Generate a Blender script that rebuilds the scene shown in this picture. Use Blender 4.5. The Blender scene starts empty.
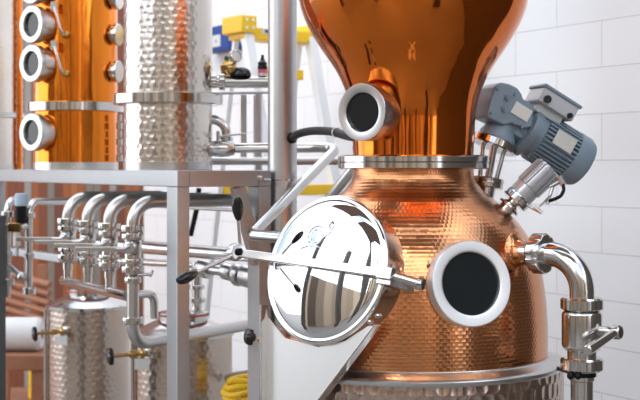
import bpy, bmesh, math, random
from mathutils import Vector, Matrix
random.seed(7)
S = bpy.context.scene
COL = S.collection
PI = math.pi
R = math.radians
V = Vector
CAMZ = 1.75
FP = 1300.0                       # focal length in pixels of a 640 px wide picture
HOR = 168.0


def P(px, py, d):
    """world point seen at (px, py) of the photograph, d metres ahead of the camera"""
    return V(((px - 320) / FP * d, d, CAMZ - (py - HOR) / FP * d))


# ------------------------------------------------------------------ mesh building
class MB:
    def __init__(self):
        self.bm = bmesh.new()

    def lathe(self, prof, M=None, n=48, rfun=None):
        """prof: (radius, height) list turned about the local z axis of M"""
        M = M or Matrix()
        bm = self.bm
        rings = []
        for (r, z) in prof:
            if r < 1e-6:
                rings.append([bm.verts.new(M @ V((0, 0, z)))])
            else:
                ring = []
                for i in range(n):
                    a = 2 * PI * i / n
                    k = rfun(a, r, z) if rfun else 1.0
                    ring.append(bm.verts.new(M @ V((r * k * math.cos(a), r * k * math.sin(a), z))))
                rings.append(ring)
        for A, B in zip(rings[:-1], rings[1:]):
            if len(A) == 1 and len(B) == 1:
                continue
            for i in range(n):
                j = (i + 1) % n
                if len(A) == 1:
                    bm.faces.new((A[0], B[i], B[j]))
                elif len(B) == 1:
                    bm.faces.new((A[i], A[j], B[0]))
                else:
                    bm.faces.new((A[i], A[j], B[j], B[i]))
        for ring, flip in ((rings[0], True), (rings[-1], False)):
            if len(ring) > 1 and prof[0] != prof[-1]:
                try:
                    bm.faces.new(ring[::-1] if flip else ring)
                except ValueError:
                    pass
        return self

    def cyl(self, a, b, r, r2=None, n=24, ch=0.0):
        a, b = V(a), V(b)
        L = (b - a).length
        r2 = r if r2 is None else r2
        pr = [(r, 0), (r2, L)] if ch <= 0 else [(r - ch, 0), (r, ch), (r2, L - ch), (r2 - ch, L)]
        return self.lathe(pr, axis(a, b - a), n)

    def box(self, size, M=None, bev=0.0, seg=2):
        M = M or Matrix()
        bm2 = bmesh.new()
        bmesh.ops.create_cube(bm2, size=1.0)
        for v in bm2.verts:
            v.co = V((v.co.x * size[0], v.co.y * size[1], v.co.z * size[2]))
        if bev > 0:
            bmesh.ops.bevel(bm2, geom=list(bm2.edges), offset=bev, segments=seg, profile=0.5, affect='EDGES')
        self._merge(bm2, M)
        return self

    def prism(self, poly, depth, M=None, bev=0.0, seg=2):
        """poly in local x,z plane extruded along local y, centred"""
        M = M or Matrix()
        bm2 = bmesh.new()
        f = [bm2.verts.new((x, -depth / 2, z)) for x, z in poly]
        b = [bm2.verts.new((x, depth / 2, z)) for x, z in poly]
        n = len(poly)
        bm2.faces.new(f)
        bm2.faces.new(b[::-1])
        for i in range(n):
            j = (i + 1) % n
            bm2.faces.new((f[j], f[i], b[i], b[j]))
        bmesh.ops.recalc_face_normals(bm2, faces=list(bm2.faces))
        if bev > 0:
            bmesh.ops.bevel(bm2, geom=list(bm2.edges), offset=bev, segments=seg, profile=0.5, affect='EDGES')
        self._merge(bm2, M)
        return self

    def _merge(self, bm2, M):
        mp = {}
        for v in bm2.verts:
            mp[v] = self.bm.verts.new(M @ v.co)
        for f in bm2.faces:
            try:
                self.bm.faces.new([mp[v] for v in f.verts])
            except ValueError:
                pass
        bm2.free()

    def ball(self, c, r, sc=(1, 1, 1), M=None, n=20):
        pr = [(r * math.sin(PI * i / 12), -r * math.cos(PI * i / 12)) for i in range(13)]
        pr[0] = (0, -r)
        pr[-1] = (0, r)
        T = Matrix.Translation(V(c)) @ (M or Matrix()) @ Matrix.Diagonal((sc[0], sc[1], sc[2], 1))
        return self.lathe(pr, T, n)

    def tube(self, pts, r, bend=0.05, n=20, seg=8, closed=False):
        pts = [V(p) for p in pts]
        path = [pts[0]]
        bends = bend if isinstance(bend, (list, tuple)) else [bend] * len(pts)
        for i in range(1, len(pts) - 1):
            p0, p1, p2 = pts[i - 1], pts[i], pts[i + 1]
            d0, d1 = (p0 - p1), (p2 - p1)
            l0, l1 = d0.length, d1.length
            d0.normalize()
            d1.normalize()
            ang = d0.angle(d1)
            bd = bends[i]
            if bd <= 0 or ang > PI - 0.02:
                path.append(p1)
                continue
            t = min(bd / math.tan(ang / 2), l0 * 0.49 if i > 1 else l0 * 0.98, l1 * 0.49 if i < len(pts) - 2 else l1 * 0.98)
            rr = t * math.tan(ang / 2)
            bis = (d0 + d1).normalized()
            c = p1 + bis * (rr / math.sin(ang / 2))
            a0 = p1 + d0 * t - c
            a1 = p1 + d1 * t - c
            tot = a0.angle(a1)
            ax = a0.cross(a1).normalized()
            for k in range(seg + 1):
                path.append(c + Matrix.Rotation(tot * k / seg, 3, ax) @ a0)
        path.append(pts[-1])
        self.sweep(path, r, n)
        return self

    def sweep(self, path, r, n=16, cap=True):
        bm = self.bm
        rs = r if isinstance(r, (list, tuple)) else [r] * len(path)
        T = [(path[min(i + 1, len(path) - 1)] - path[max(i - 1, 0)]).normalized() for i in range(len(path))]
        up = V((0, 0, 1)) if abs(T[0].z) < 0.9 else V((1, 0, 0))
        N = (up - T[0] * up.dot(T[0])).normalized()
        rings = []
        for i, p in enumerate(path):
            if i:
                q = T[i - 1].rotation_difference(T[i])
                N = (q @ N)
                N = (N - T[i] * N.dot(T[i])).normalized()
            B = T[i].cross(N)
            rings.append([bm.verts.new(p + (N * math.cos(2 * PI * k / n) + B * math.sin(2 * PI * k / n)) * rs[i]) for k in range(n)])
        for A, Bq in zip(rings[:-1], rings[1:]):
            for k in range(n):
                j = (k + 1) % n
                bm.faces.new((A[k], A[j], Bq[j], Bq[k]))
        if cap:
            bm.faces.new(rings[0][::-1])
            bm.faces.new(rings[-1])
        return self


def axis(o, d, up=None):
    """matrix at o whose z axis is d"""
    z = V(d).normalized()
    u = V(up) if up is not None else (V((0, 0, 1)) if abs(z.z) < 0.95 else V((1, 0, 0)))
    x = u.cross(z).normalized()
    y = z.cross(x)
    return Matrix(((x.x, y.x, z.x, o[0]), (x.y, y.y, z.y, o[1]), (x.z, y.z, z.z, o[2]), (0, 0, 0, 1)))


def basis(o, x, y, z):
    return Matrix(((x[0], y[0], z[0], o[0]), (x[1], y[1], z[1], o[1]), (x[2], y[2], z[2], o[2]), (0, 0, 0, 1)))


ROOTM = {}


def tag(o, label=None, cat=None, group=None, kind=None):
    if label:
        o['label'] = label
    if cat:
        o['category'] = cat
    if group:
        o['group'] = group
    if kind:
        o['kind'] = kind
    return o


def thing(name, loc, label, cat, group=None, rz=0.0):
    o = bpy.data.objects.new(name, None)
    o.empty_display_size = 0.1
    COL.objects.link(o)
    o.location = loc
    o.rotation_euler = (0, 0, rz)
    ROOTM[o.name] = Matrix.Translation(V(loc)) @ Matrix.Rotation(rz, 4, 'Z')
    return tag(o, label, cat, group)


def obj(name, mb, mat, parent=None, local=False, smooth=40, label=None, origin=None):
    """link the builder as ONE mesh object; world coordinates are taken into the parent's frame"""
    bm = mb.bm
    bmesh.ops.recalc_face_normals(bm, faces=list(bm.faces))
    if parent is not None:
        if not local:
            bm.transform(ROOTM[parent.name].inverted())
    elif origin is not None:
        bm.transform(Matrix.Translation(-V(origin)))
    me = bpy.data.meshes.new(name)
    bm.to_mesh(me)
    bm.free()
    if smooth:
        me.shade_smooth()
        me.set_sharp_from_angle(angle=R(smooth))
    o = bpy.data.objects.new(name, me)
    COL.objects.link(o)
    if mat:
        me.materials.append(mat)
    if smooth:
        wnm = o.modifiers.new('weighted', 'WEIGHTED_NORMAL')
        wnm.keep_sharp = True
    if parent is not None:
        o.parent = parent
        ROOTM[o.name] = ROOTM[parent.name]
    elif origin is not None:
        o.location = origin
    if label:
        o['label'] = label
    return o


def copy_tree(o, parent=None):
    c = o.copy()
    COL.objects.link(c)
    c.parent = parent
    for ch in list(o.children):
        copy_tree(ch, c)
    return c


# ------------------------------------------------------------------ materials
def new_mat(name):
    m = bpy.data.materials.new(name)
    m.use_nodes = True
    nt = m.node_tree
    b = nt.nodes['Principled BSDF']
    return m, nt, b


def plain(name, col, rough=0.5, metal=0.0, noise=0.0, nscale=20, bump=0.0, coat=0.0):
    m, nt, b = new_mat(name)
    b.inputs['Base Color'].default_value = (*col, 1)
    b.inputs['Roughness'].default_value = rough
    b.inputs['Metallic'].default_value = metal
    if coat:
        b.inputs['Coat Weight'].default_value = coat
    if noise or bump:
        tc = nt.nodes.new('ShaderNodeTexCoord')
        nz = nt.nodes.new('ShaderNodeTexNoise')
        nz.inputs['Scale'].default_value = nscale
        nz.inputs['Detail'].default_value = 4
        nt.links.new(tc.outputs['Object'], nz.inputs['Vector'])
        if noise:
            mx = nt.nodes.new('ShaderNodeMix')
            mx.data_type = 'RGBA'
            mx.inputs[6].default_value = (*[c * (1 - noise) for c in col], 1)
            mx.inputs[7].default_value = (*[min(1, c * (1 + noise)) for c in col], 1)
            nt.links.new(nz.outputs['Fac'], mx.inputs[0])
            nt.links.new(mx.outputs[2], b.inputs['Base Color'])
        if bump:
            bp = nt.nodes.new('ShaderNodeBump')
            bp.inputs['Strength'].default_value = 1.0
            bp.inputs['Distance'].default_value = bump
            nt.links.new(nz.outputs['Fac'], bp.inputs['Height'])
            nt.links.new(bp.outputs[0], b.inputs['Normal'])
    return m


def math_node(nt, op, a=None, b=None):
    n = nt.nodes.new('ShaderNodeMath')
    n.operation = op
    for i, x in enumerate((a, b)):
        if x is None:
            continue
        if isinstance(x, (int, float)):
            n.inputs[i].default_value = x
        else:
            nt.links.new(x, n.inputs[i])
    return n.outputs[0]


def hammered(name, col, rough, cell_u, cell_v, rad, depth, rnd=0.35, col2=None, mixs=3.0, vk=1.0, lim=9.0):
    """metal beaten in staggered dimples round the object's own z axis"""
    m, nt, b = new_mat(name)
    b.inputs['Metallic'].default_value = 1.0
    b.inputs['Roughness'].default_value = rough
    tc = nt.nodes.new('ShaderNodeTexCoord')
    sp = nt.nodes.new('ShaderNodeSeparateXYZ')
    nt.links.new(tc.outputs['Object'], sp.inputs[0])
    at = math_node(nt, 'ARCTAN2', sp.outputs['Y'], sp.outputs['X'])
    nu = max(8, round(2 * PI * rad / cell_u))
    u = math_node(nt, 'MULTIPLY', at, nu / (2 * PI))
    v = math_node(nt, 'DIVIDE', sp.outputs['Z'], cell_v)
    row = math_node(nt, 'FLOOR', v)
    odd = math_node(nt, 'MULTIPLY', math_node(nt, 'MODULO', math_node(nt, 'ADD', row, 1000.0), 2.0), 0.5)
    u2 = math_node(nt, 'ADD', u, odd)
    fu = math_node(nt, 'SUBTRACT', math_node(nt, 'FRACT', math_node(nt, 'ADD', u2, 1000.0)), 0.5)
    fv = math_node(nt, 'SUBTRACT', math_node(nt, 'SUBTRACT', v, row), 0.5)
    # random tilt of each dimple
    cb = nt.nodes.new('ShaderNodeCombineXYZ')
    nt.links.new(math_node(nt, 'FLOOR', u2), cb.inputs[0])
    nt.links.new(row, cb.inputs[1])
    wn = nt.nodes.new('ShaderNodeTexWhiteNoise')
    wn.noise_dimensions = '2D'
    nt.links.new(cb.outputs[0], wn.inputs['Vector'])
    r1 = math_node(nt, 'MULTIPLY', math_node(nt, 'SUBTRACT', wn.outputs['Value'], 0.5), rnd)
    fu2 = math_node(nt, 'ADD', fu, math_node(nt, 'MULTIPLY', r1, 0.5))
    fv2 = math_node(nt, 'ADD', fv, r1)
    d = math_node(nt, 'ADD', math_node(nt, 'MULTIPLY', fu2, fu2), math_node(nt, 'MULTIPLY', math_node(nt, 'MULTIPLY', fv2, fv2), vk))
    d = math_node(nt, 'MINIMUM', d, lim)
    bp = nt.nodes.new('ShaderNodeBump')
    bp.inputs['Strength'].default_value = 1.0
    bp.inputs['Distance'].default_value = depth
    nt.links.new(d, bp.inputs['Height'])
    nt.links.new(bp.outputs[0], b.inputs['Normal'])
    nz = nt.nodes.new('ShaderNodeTexNoise')
    nz.inputs['Scale'].default_value = mixs
    nz.inputs['Detail'].default_value = 5
    nt.links.new(tc.outputs['Object'], nz.inputs['Vector'])
    mx = nt.nodes.new('ShaderNodeMix')
    mx.data_type = 'RGBA'
    mx.inputs[6].default_value = (*col, 1)
    mx.inputs[7].default_value = (*(col2 or col), 1)
    nt.links.new(nz.outputs['Fac'], mx.inputs[0])
    nt.links.new(mx.outputs[2], b.inputs['Base Color'])
    return m


def smooth_copper(name, col, col2, rough, wav=0.004):
    m, nt, b = new_mat(name)
    b.inputs['Metallic'].default_value = 1.0
    b.inputs['Roughness'].default_value = rough
    tc = nt.nodes.new('ShaderNodeTexCoord')
    mp = nt.nodes.new('ShaderNodeMapping')
    mp.inputs['Scale'].default_value = (1, 1, 0.35)
    nt.links.new(tc.outputs['Object'], mp.inputs[0])
    nz = nt.nodes.new('ShaderNodeTexNoise')
    nz.inputs['Scale'].default_value = 6
    nz.inputs['Detail'].default_value = 3
    nt.links.new(mp.outputs[0], nz.inputs['Vector'])
    mx = nt.nodes.new('ShaderNodeMix')
    mx.data_type = 'RGBA'
    mx.inputs[6].default_value = (*col, 1)
    mx.inputs[7].default_value = (*col2, 1)
    nt.links.new(nz.outputs['Fac'], mx.inputs[0])
    nt.links.new(mx.outputs[2], b.inputs['Base Color'])
    bp = nt.nodes.new('ShaderNodeBump')
    bp.inputs['Strength'].default_value = 1.0
    bp.inputs['Distance'].default_value = wav
    nt.links.new(nz.outputs['Fac'], bp.inputs['Height'])
    nt.links.new(bp.outputs[0], b.inputs['Normal'])
    return m


M = {}
M['belly'] = hammered('hammered_copper', (0.81, 0.36, 0.165), 0.17, 0.0160, 0.0105, 0.42, 0.0008, 0.3, (0.62, 0.26, 0.115))
M['head'] = smooth_copper('polished_copper', (0.84, 0.215, 0.030), (0.68, 0.15, 0.020), 0.07)
M['colcop'] = smooth_copper('column_copper', (0.90, 0.28, 0.032), (0.76, 0.20, 0.02), 0.14, 0.006)
M['jacket'] = hammered('hammered_jacket_steel', (0.60, 0.49, 0.43), 0.2, 0.040, 0.046, 0.475, 0.010, 0.3, (0.50, 0.37, 0.31), 5.0, 0.85, 0.30)
M['colsteel'] = hammered('hammered_column_steel', (0.80, 0.77, 0.73), 0.2, 0.030, 0.026, 0.18, 0.0040, 0.5, (0.62, 0.55, 0.49), 6.0, 0.8, 0.17)
M['tanksteel'] = hammered('hammered_tank_steel', (0.62, 0.52, 0.45), 0.24, 0.034, 0.028, 0.22, 0.0045, 0.5, (0.50, 0.42, 0.36), 4.0, 0.8, 0.17)
M['steel'] = plain('polished_steel', (0.63, 0.615, 0.60), 0.14, 1.0)
M['mirror'] = plain('mirror_steel', (0.78, 0.79, 0.80), 0.03, 1.0)
M['satin'] = plain('satin_steel', (0.60, 0.59, 0.58), 0.28, 1.0)
M['bright'] = plain('bright_satin_steel', (0.80, 0.815, 0.83), 0.38, 1.0)
M['ring'] = plain('bright_ring_steel', (0.93, 0.93, 0.93), 0.5, 1.0)
M['brushed'] = plain('brushed_steel', (0.57, 0.56, 0.555), 0.36, 1.0, 0.06, 60)
M['frame'] = plain('frame_steel', (0.50, 0.52, 0.53), 0.42, 1.0, 0.05, 8)
M['brass'] = plain('brass', (0.55, 0.36, 0.13), 0.25, 1.0)
M['black'] = plain('black_plastic', (0.008, 0.008, 0.009), 0.22)
M['rubber'] = plain('black_rubber', (0.007, 0.007, 0.008), 0.4)
M['rubber'].node_tree.nodes['Principled BSDF'].inputs['Specular IOR Level'].default_value = 0.2
M['cabinet'] = plain('cabinet_black', (0.012, 0.013, 0.016), 0.6)
M['glass'] = plain('dark_sight_glass', (0.010, 0.014, 0.016), 0.06)
M['glass'].node_tree.nodes['Principled BSDF'].inputs['Specular IOR Level'].default_value = 0.5
M['greyblue'] = plain('grey_blue_enamel', (0.23, 0.30, 0.36), 0.38, 0.0, 0.08, 15)
M['paleblue'] = plain('pale_blue_plastic', (0.36, 0.47, 0.58), 0.45)
M['actuator'] = plain('silver_grey_plastic', (0.50, 0.51, 0.53), 0.28, 0.55)
M['palegrey'] = plain('pale_grey_enamel', (0.55, 0.57, 0.58), 0.35)
M['plate'] = plain('nameplate', (0.72, 0.70, 0.66), 0.35, 0.5, 0.15, 120)
M['yellow'] = plain('yellow_plastic', (0.90, 0.56, 0.01), 0.4)
M['alu'] = plain('pale_aluminium', (0.80, 0.82, 0.84), 0.45, 0.3)
M['blue'] = plain('blue_plastic', (0.008, 0.055, 0.27), 0.5)
M['white'] = plain('white_paint', (0.66, 0.66, 0.66), 0.5)
M['pink'] = plain('pink_plastic', (0.75, 0.12, 0.25), 0.4)
M['red'] = plain('red_rubber', (0.42, 0.06, 0.035), 0.5)
M['wood'] = plain('brown_timber', (0.30, 0.13, 0.07), 0.6, 0.0, 0.3, 9)
M['navy'] = plain('navy_print', (0.04, 0.07, 0.25), 0.5)
M['green'] = plain('green_plastic', (0.03, 0.12, 0.07), 0.4)


# ------------------------------------------------------------------ setting
U = V((-0.485, 0.875, 0)).normalized()       # the tiled wall and the frame run this way, to the far left
W = V((0.875, 0.485, 0)).normalized()        # and this way to the back right
W0 = V((1.2, 5.6, 0))                        # a foot of the tiled wall


def wall_tile_mat():
    m, nt, b = new_mat('white_wall_tiles')
    tc = nt.nodes.new('ShaderNodeTexCoord')
    br = nt.nodes.new('ShaderNodeTexBrick')
    br.offset = 0.5
    br.inputs['Scale'].default_value = 1.0
    br.inputs['Brick Width'].default_value = 0.6
    br.inputs['Row Height'].default_value = 0.2
    br.inputs['Mortar Size'].default_value = 0.0022
    br.inputs['Mortar Smooth'].default_value = 0.25
    br.inputs['Color1'].default_value = (0.84, 0.86, 0.88, 1)
    br.inputs['Color2'].default_value = (0.86, 0.88, 0.895, 1)
    br.inputs['Mortar'].default_value = (0.60, 0.60, 0.61, 1)
    nt.links.new(tc.outputs['UV'], br.inputs['Vector'])
    nt.links.new(br.outputs['Color'], b.inputs['Base Color'])
    b.inputs['Roughness'].default_value = 0.18
    b.inputs['Specular IOR Level'].default_value = 0.5
    nz = nt.nodes.new('ShaderNodeTexNoise')
    nz.inputs['Scale'].default_value = 3.5
    nt.links.new(tc.outputs['UV'], nz.inputs['Vector'])
    mul = math_node(nt, 'SUBTRACT', math_node(nt, 'MULTIPLY', nz.outputs['Fac'], 0.25), br.outputs['Fac'])
    bp = nt.nodes.new('ShaderNodeBump')
    bp.inputs['Strength'].default_value = 0.6
    bp.inputs['Distance'].default_value = 0.004
    nt.links.new(mul, bp.inputs['Height'])
    nt.links.new(bp.outputs[0], b.inputs['Normal'])
    return m


def slab(name, a, b, h, thick, nrm, mat, zoff=0.0, soff=0.0):
    """upright wall from a to b; UV in metres along it and up"""
    me = bpy.data.meshes.new(name)
    d = (b - a)
    L = d.length
    t = nrm.normalized() * thick
    vs = [a, b, b + V((0, 0, h)), a + V((0, 0, h))]
    vs = vs + [v - t for v in vs]
    fs = [(0, 1, 2, 3), (5, 4, 7, 6), (4, 0, 3, 7), (1, 5, 6, 2), (3, 2, 6, 7), (4, 5, 1, 0)]
    me.from_pydata([tuple(v) for v in vs], [], fs)
    uvl = me.uv_layers.new(name='UVMap')
    for poly in me.polygons:
        for li in poly.loop_indices:
            co = V(me.vertices[me.loops[li].vertex_index].co)
            uvl.data[li].uv = ((co - a).dot(d) / L - soff, co.z - zoff)
    o = bpy.data.objects.new(name, me)
    COL.objects.link(o)
    me.materials.append(mat)
    return tag(o, kind='structure')


A_near = W0 - U * 1.2
A_far = W0 + U * 5.35
slab('wall_right', A_near, A_far, 4.2, 0.2, -W, wall_tile_mat(), zoff=1.584 - 1.6, soff=1.2 - 0.02 - 9.0)


def panel_mat():
    """vertical cladding boards, rust orange, taupe and pale grey, over horizontal boards"""
    m, nt, b = new_mat('cladding_boards')
    tc = nt.nodes.new('ShaderNodeTexCoord')
    sp = nt.nodes.new('ShaderNodeSeparateXYZ')
    nt.links.new(tc.outputs['UV'], sp.inputs[0])
    u = math_node(nt, 'DIVIDE', sp.outputs['X'], 0.062)
    fl = math_node(nt, 'FLOOR', u)
    wn = nt.nodes.new('ShaderNodeTexWhiteNoise')
    wn.noise_dimensions = '1D'
    nt.links.new(fl, wn.inputs['W'])
    rp = nt.nodes.new('ShaderNodeValToRGB')
    rp.color_ramp.interpolation = 'CONSTANT'
    el = rp.color_ramp.elements
    cols = [(0.0, (0.19, 0.055, 0.024)), (0.22, (0.28, 0.085, 0.028)), (0.42, (0.19, 0.165, 0.14)), (0.60, (0.15, 0.05, 0.028)),
            (0.75, (0.27, 0.25, 0.23)), (0.88, (0.34, 0.12, 0.032))]
    el[0].position, el[0].color = 0.0, (*cols[0][1], 1)
    el[1].position, el[1].color = cols[1][0], (*cols[1][1], 1)
    for p, c in cols[2:]:
        e = el.new(p)
        e.color = (*c, 1)
    nt.links.new(wn.outputs['Value'], rp.inputs[0])
    gap = math_node(nt, 'LESS_THAN', math_node(nt, 'FRACT', u), 0.12)
    mx = nt.nodes.new('ShaderNodeMix')
    mx.data_type = 'RGBA'
    nt.links.new(gap, mx.inputs[0])
    nt.links.new(rp.outputs[0], mx.inputs[6])
    mx.inputs[7].default_value = (0.12, 0.045, 0.02, 1)
    nt.links.new(mx.outputs[2], b.inputs['Base Color'])
    b.inputs['Roughness'].default_value = 0.5
    return m


slab('wall_back', A_far, A_far + V((-6.0, 0.3, 0)), 4.2, 0.2, -U, panel_mat(), soff=-20)


def floor_mat():
    m, nt, b = new_mat('red_brown_pavers')
    tc = nt.nodes.new('ShaderNodeTexCoord')
    br = nt.nodes.new('ShaderNodeTexBrick')
    br.inputs['Scale'].default_value = 1.0
    br.inputs['Brick Width'].default_value = 0.3
    br.inputs['Row Height'].default_value = 0.15
    br.inputs['Mortar Size'].default_value = 0.006
    br.inputs['Color1'].default_value = (0.26, 0.115, 0.07, 1)
    br.inputs['Color2'].default_value = (0.34, 0.16, 0.10, 1)
    br.inputs['Mortar'].default_value = (0.20, 0.15, 0.12, 1)
    nt.links.new(tc.outputs['Object'], br.inputs['Vector'])
    nt.links.new(br.outputs['Color'], b.inputs['Base Color'])
    b.inputs['Roughness'].default_value = 0.55
    return m


fb = MB()
fb.box((26, 34, 0.1), Matrix.Translation((-3, -0.5, -0.05)))
fl = obj('floor', fb, plain('pale_concrete', (0.18, 0.168, 0.155), 0.45, 0.0, 0.15, 1.5), smooth=0)
tag(fl, kind='structure')
fb = MB()
fb.box((5.2, 3.4, 0.02), Matrix.Translation(A_far + V((-2.7, -1.72, 0.01))))
fl = obj('floor_pavers', fb, floor_mat(), smooth=0)
tag(fl, kind='structure')
# added, unseen, for the metal to mirror: timber wall, banded facades, roof bays, posts
dark = plain('dark_brown_boards', (0.085, 0.07, 0.058), 0.55, 0.0, 0.3, 3)
slab('unseen_wall_timber', A_near - U * 9.0, A_near, 3.2, 0.2, -W, dark)  # added out of view for a dim warm reflection on the right


def added_facade_mat():
    m, nt, b = new_mat('added_facade_bands')
    tc = nt.nodes.new('ShaderNodeTexCoord')
    sp = nt.nodes.new('ShaderNodeSeparateXYZ')
    nt.links.new(tc.outputs['UV'], sp.inputs[0])
    u = math_node(nt, 'DIVIDE', sp.outputs['X'], 0.9)
    wn = nt.nodes.new('ShaderNodeTexWhiteNoise')
    wn.noise_dimensions = '1D'
    nt.links.new(math_node(nt, 'FLOOR', u), wn.inputs['W'])
    mx = nt.nodes.new('ShaderNodeMix')
    mx.data_type = 'RGBA'
    nt.links.new(wn.outputs['Value'], mx.inputs[0])
    mx.inputs[6].default_value = (0.05, 0.026, 0.016, 1)
    mx.inputs[7].default_value = (0.85, 0.66, 0.46, 1)  # dark and pale bands chosen to put bars into the reflections
    nt.links.new(mx.outputs[2], b.inputs['Base Color'])
    b.inputs['Roughness'].default_value = 0.6
    return m


slab('unseen_wall_front', V((9, -9, 0)), V((-10, -9, 0)), 6.0, 0.3, V((0, 1, 0)), added_facade_mat())  # added behind the camera so upright metal mirrors dark and pale bars
roofm = plain('unseen_roof_boards', (0.34, 0.25, 0.19), 0.6, 0.0, 0.2, 2)
for k, (ya, yb) in enumerate(((0.9, 2.5), (3.0, 4.6))):  # unseen bays dim the belly's reflection; left open elsewhere so sky lights the tiles
    rb = MB()
    rb.box((4.4, yb - ya, 0.12), Matrix.Translation((-0.6, (ya + yb) / 2, 4.7)))
    rr_ = obj('unseen_roof' if k == 0 else 'unseen_roof_bay', rb, roofm, smooth=0)
    tag(rr_, kind='structure')
slab('unseen_wall_left', V((-8, -9, 0)), V((-8, 3.0, 0)), 3.3, 0.2, V((1, 0, 0)), added_facade_mat())  # added out of view for the manhole door to mirror
for x_, y_ in ((-4.6, -1.6), (-4.8, 1.0), (-5.0, 3.4), (-2.2, -3.2), (0.5, -4.0), (2.6, -3.0)):  # dark posts added out of view to streak the reflections in the metal
    rb = MB()
    rb.box((0.28, 0.28, 4.64), Matrix.Translation((x_, y_, 2.32)))
    tag(obj('unseen_post', rb, dark, smooth=0), kind='structure')
for x_ in (-2.7, 1.5):
    rb = MB()
    rb.box((0.22, 0.22, 4.64), Matrix.Translation((x_, 0.9, 2.32)))
    tag(obj('unseen_post', rb, dark, smooth=0), kind='structure')

# ------------------------------------------------------------------ the copper pot still
SX, SY = 0.297, 4.15
s = SY / FP                                     # metres per pixel at the still's axis


def zy(y, d=SY):
    return CAMZ - (y - HOR) / FP * d


def union_rfun(k, dep=0.07, w=0.22):
    def f(a, r, z):
        t = (a * k / (2 * PI)) % 1.0
        return 1 - dep if t < w else 1.0
    return f


still = thing('copper_pot_still', (SX, SY, 0), 'large hammered copper pot still with a flared copper head and round steel manhole door', 'still')
SO = Matrix.Translation((SX, SY, 0))


def smooth_profile(ctrl, n=6):
    """Catmull-Rom through (r, z) control points"""
    out = []
    c = [ctrl[0]] + list(ctrl) + [ctrl[-1]]
    for i in range(1, len(c) - 2):
        p0, p1, p2, p3 = c[i - 1], c[i], c[i + 1], c[i + 2]
        for k in range(n):
            t = k / n
            out.append(tuple(0.5 * ((2 * p1[j]) + (-p0[j] + p2[j]) * t + (2 * p0[j] - 5 * p1[j] + 4 * p2[j] - p3[j]) * t * t + (-p0[j] + 3 * p1[j] - 3 * p2[j] + p3[j]) * t ** 3) for j in (0, 1)))
    out.append(ctrl[-1])
    return out


bprof = [(132.8, 352), (133, 335), (132.6, 318), (131, 297), (127.5, 272), (122.5, 255), (116.5, 241), (108.5, 228), (99, 216.5), (84, 202), (70, 191), (62.5, 181), (60.5, 174), (60.3, 168)]
b = MB()
b.lathe(smooth_profile([(r * s, zy(y)) for r, y in bprof], 5), SO, 96)
obj('belly', b, M['belly'], still, smooth=60)

b = MB()
zt, zl = zy(352) + 0.002, 1.136
b.lathe([(0.40, zt), (0.430, zt), (0.4345, zt - 0.006), (0.462, zl + 0.014), (0.474, zl + 0.012), (0.4795, zl + 0.006), (0.4795, zl - 0.002), (0.4755, zl - 0.007), (0.40, zl - 0.008)], SO, 96)
obj('base_ring', b, M['satin'], still)
b = MB()
b.lathe([(0.0, 0.40), (0.2, 0.41), (0.36, 0.45), (0.44, 0.50), (0.472, 0.56), (0.474, 0.60), (0.474, zl - 0.006)], SO, 96)
obj('jacket', b, M['jacket'], still, smooth=50, label='steel lower jacket beaten in large scale-like dimples')
for k in range(3):
    a = R(-90 + 60 + 120 * k)
    b = MB()
    p = V((SX + 0.36 * math.cos(a), SY + 0.36 * math.sin(a), 0))
    b.cyl(p, p + V((0, 0, 0.47)), 0.035)
    b.cyl(p, p + V((0, 0, 0.015)), 0.07)
    obj('leg', b, M['satin'], still)

b = MB()                                        # two clamped flanges between belly and head
z0, z1 = zy(169), zy(155.3)
b.lathe([(0.17, z0), (0.232, z0), (0.2405, z0 + 0.004), (0.2405, z0 + 0.019), (0.236, z0 + 0.0215), (0.2405, z0 + 0.024), (0.2405, z1 - 0.005), (0.232, z1), (0.17, z1)], SO, 96)
obj('neck_flange', b, M['steel'], still)
for k in range(12):
    pass

hprof = [(60.3, 157), (60.5, 150), (61.2, 135), (62, 118), (64, 105), (67.5, 92), (75.5, 74), (85, 59), (94, 46), (104, 29), (110.5, 14), (114.3, 0), (118, -18), (119, -38), (114, -65), (101, -92), (82, -116), (60, -136), (42, -152), (32, -172), (30, -200), (30, -230)]
b = MB()
b.lathe(smooth_profile([(r * s, zy(y)) for r, y in hprof], 6) + [(0.0, zy(-230))], SO, 96)
obj('head', b, M['head'], still, smooth=60, label='flared bulb head of polished orange copper')

# manhole -----------------------------------------------------------
n_ = V((-0.612, -0.750, 0.25)).normalized()
h_ = V((0, 0, 1)).cross(n_) * 1.0
h_ = V((-n_.y, n_.x, 0)).normalized()
if h_.x < 0:
    h_ = -h_
w_ = n_.cross(h_).normalized()
if w_.z < 0:
    w_ = -w_
DC = P(326.5, 269.5, 3.80)
DM = basis(DC, h_, w_, n_)
RD = 0.222
b = MB()
b.lathe([(0.196, -0.20), (0.203, -0.20), (0.203, -0.034), (0.214, -0.030), (0.2155, -0.012), (0.20, -0.008)], DM, 72)
obj('manhole_barrel', b, M['steel'], still)
b = MB()
prof = [(0.19, -0.010), (0.212, -0.010), (0.2195, -0.006), (0.2225, 0.0), (0.2205, 0.006), (0.214, 0.0095), (0.207, 0.0085), (0.2035, 0.0075), (0.199, 0.012), (0.190, 0.0175)]
for k in range(1, 13):
    t = k / 12
    rr = 0.190 * (1 - t)
    prof.append((rr, 0.0175 + 0.030 * (1 - (rr / 0.190) ** 2)))
prof[-1] = (0, prof[-1][1])
b.lathe(prof, DM, 96)
door = obj('manhole_door', b, M['mirror'], still, smooth=50, label='mirror polished domed round door')
# raised script flourish on the upper half of the dome


def on_dome(u, v, lift=0.0):
    rr2 = u * u + v * v
    return DM @ V((u, v, 0.0175 + 0.030 * (1 - rr2 / 0.190 ** 2) + lift))


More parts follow.
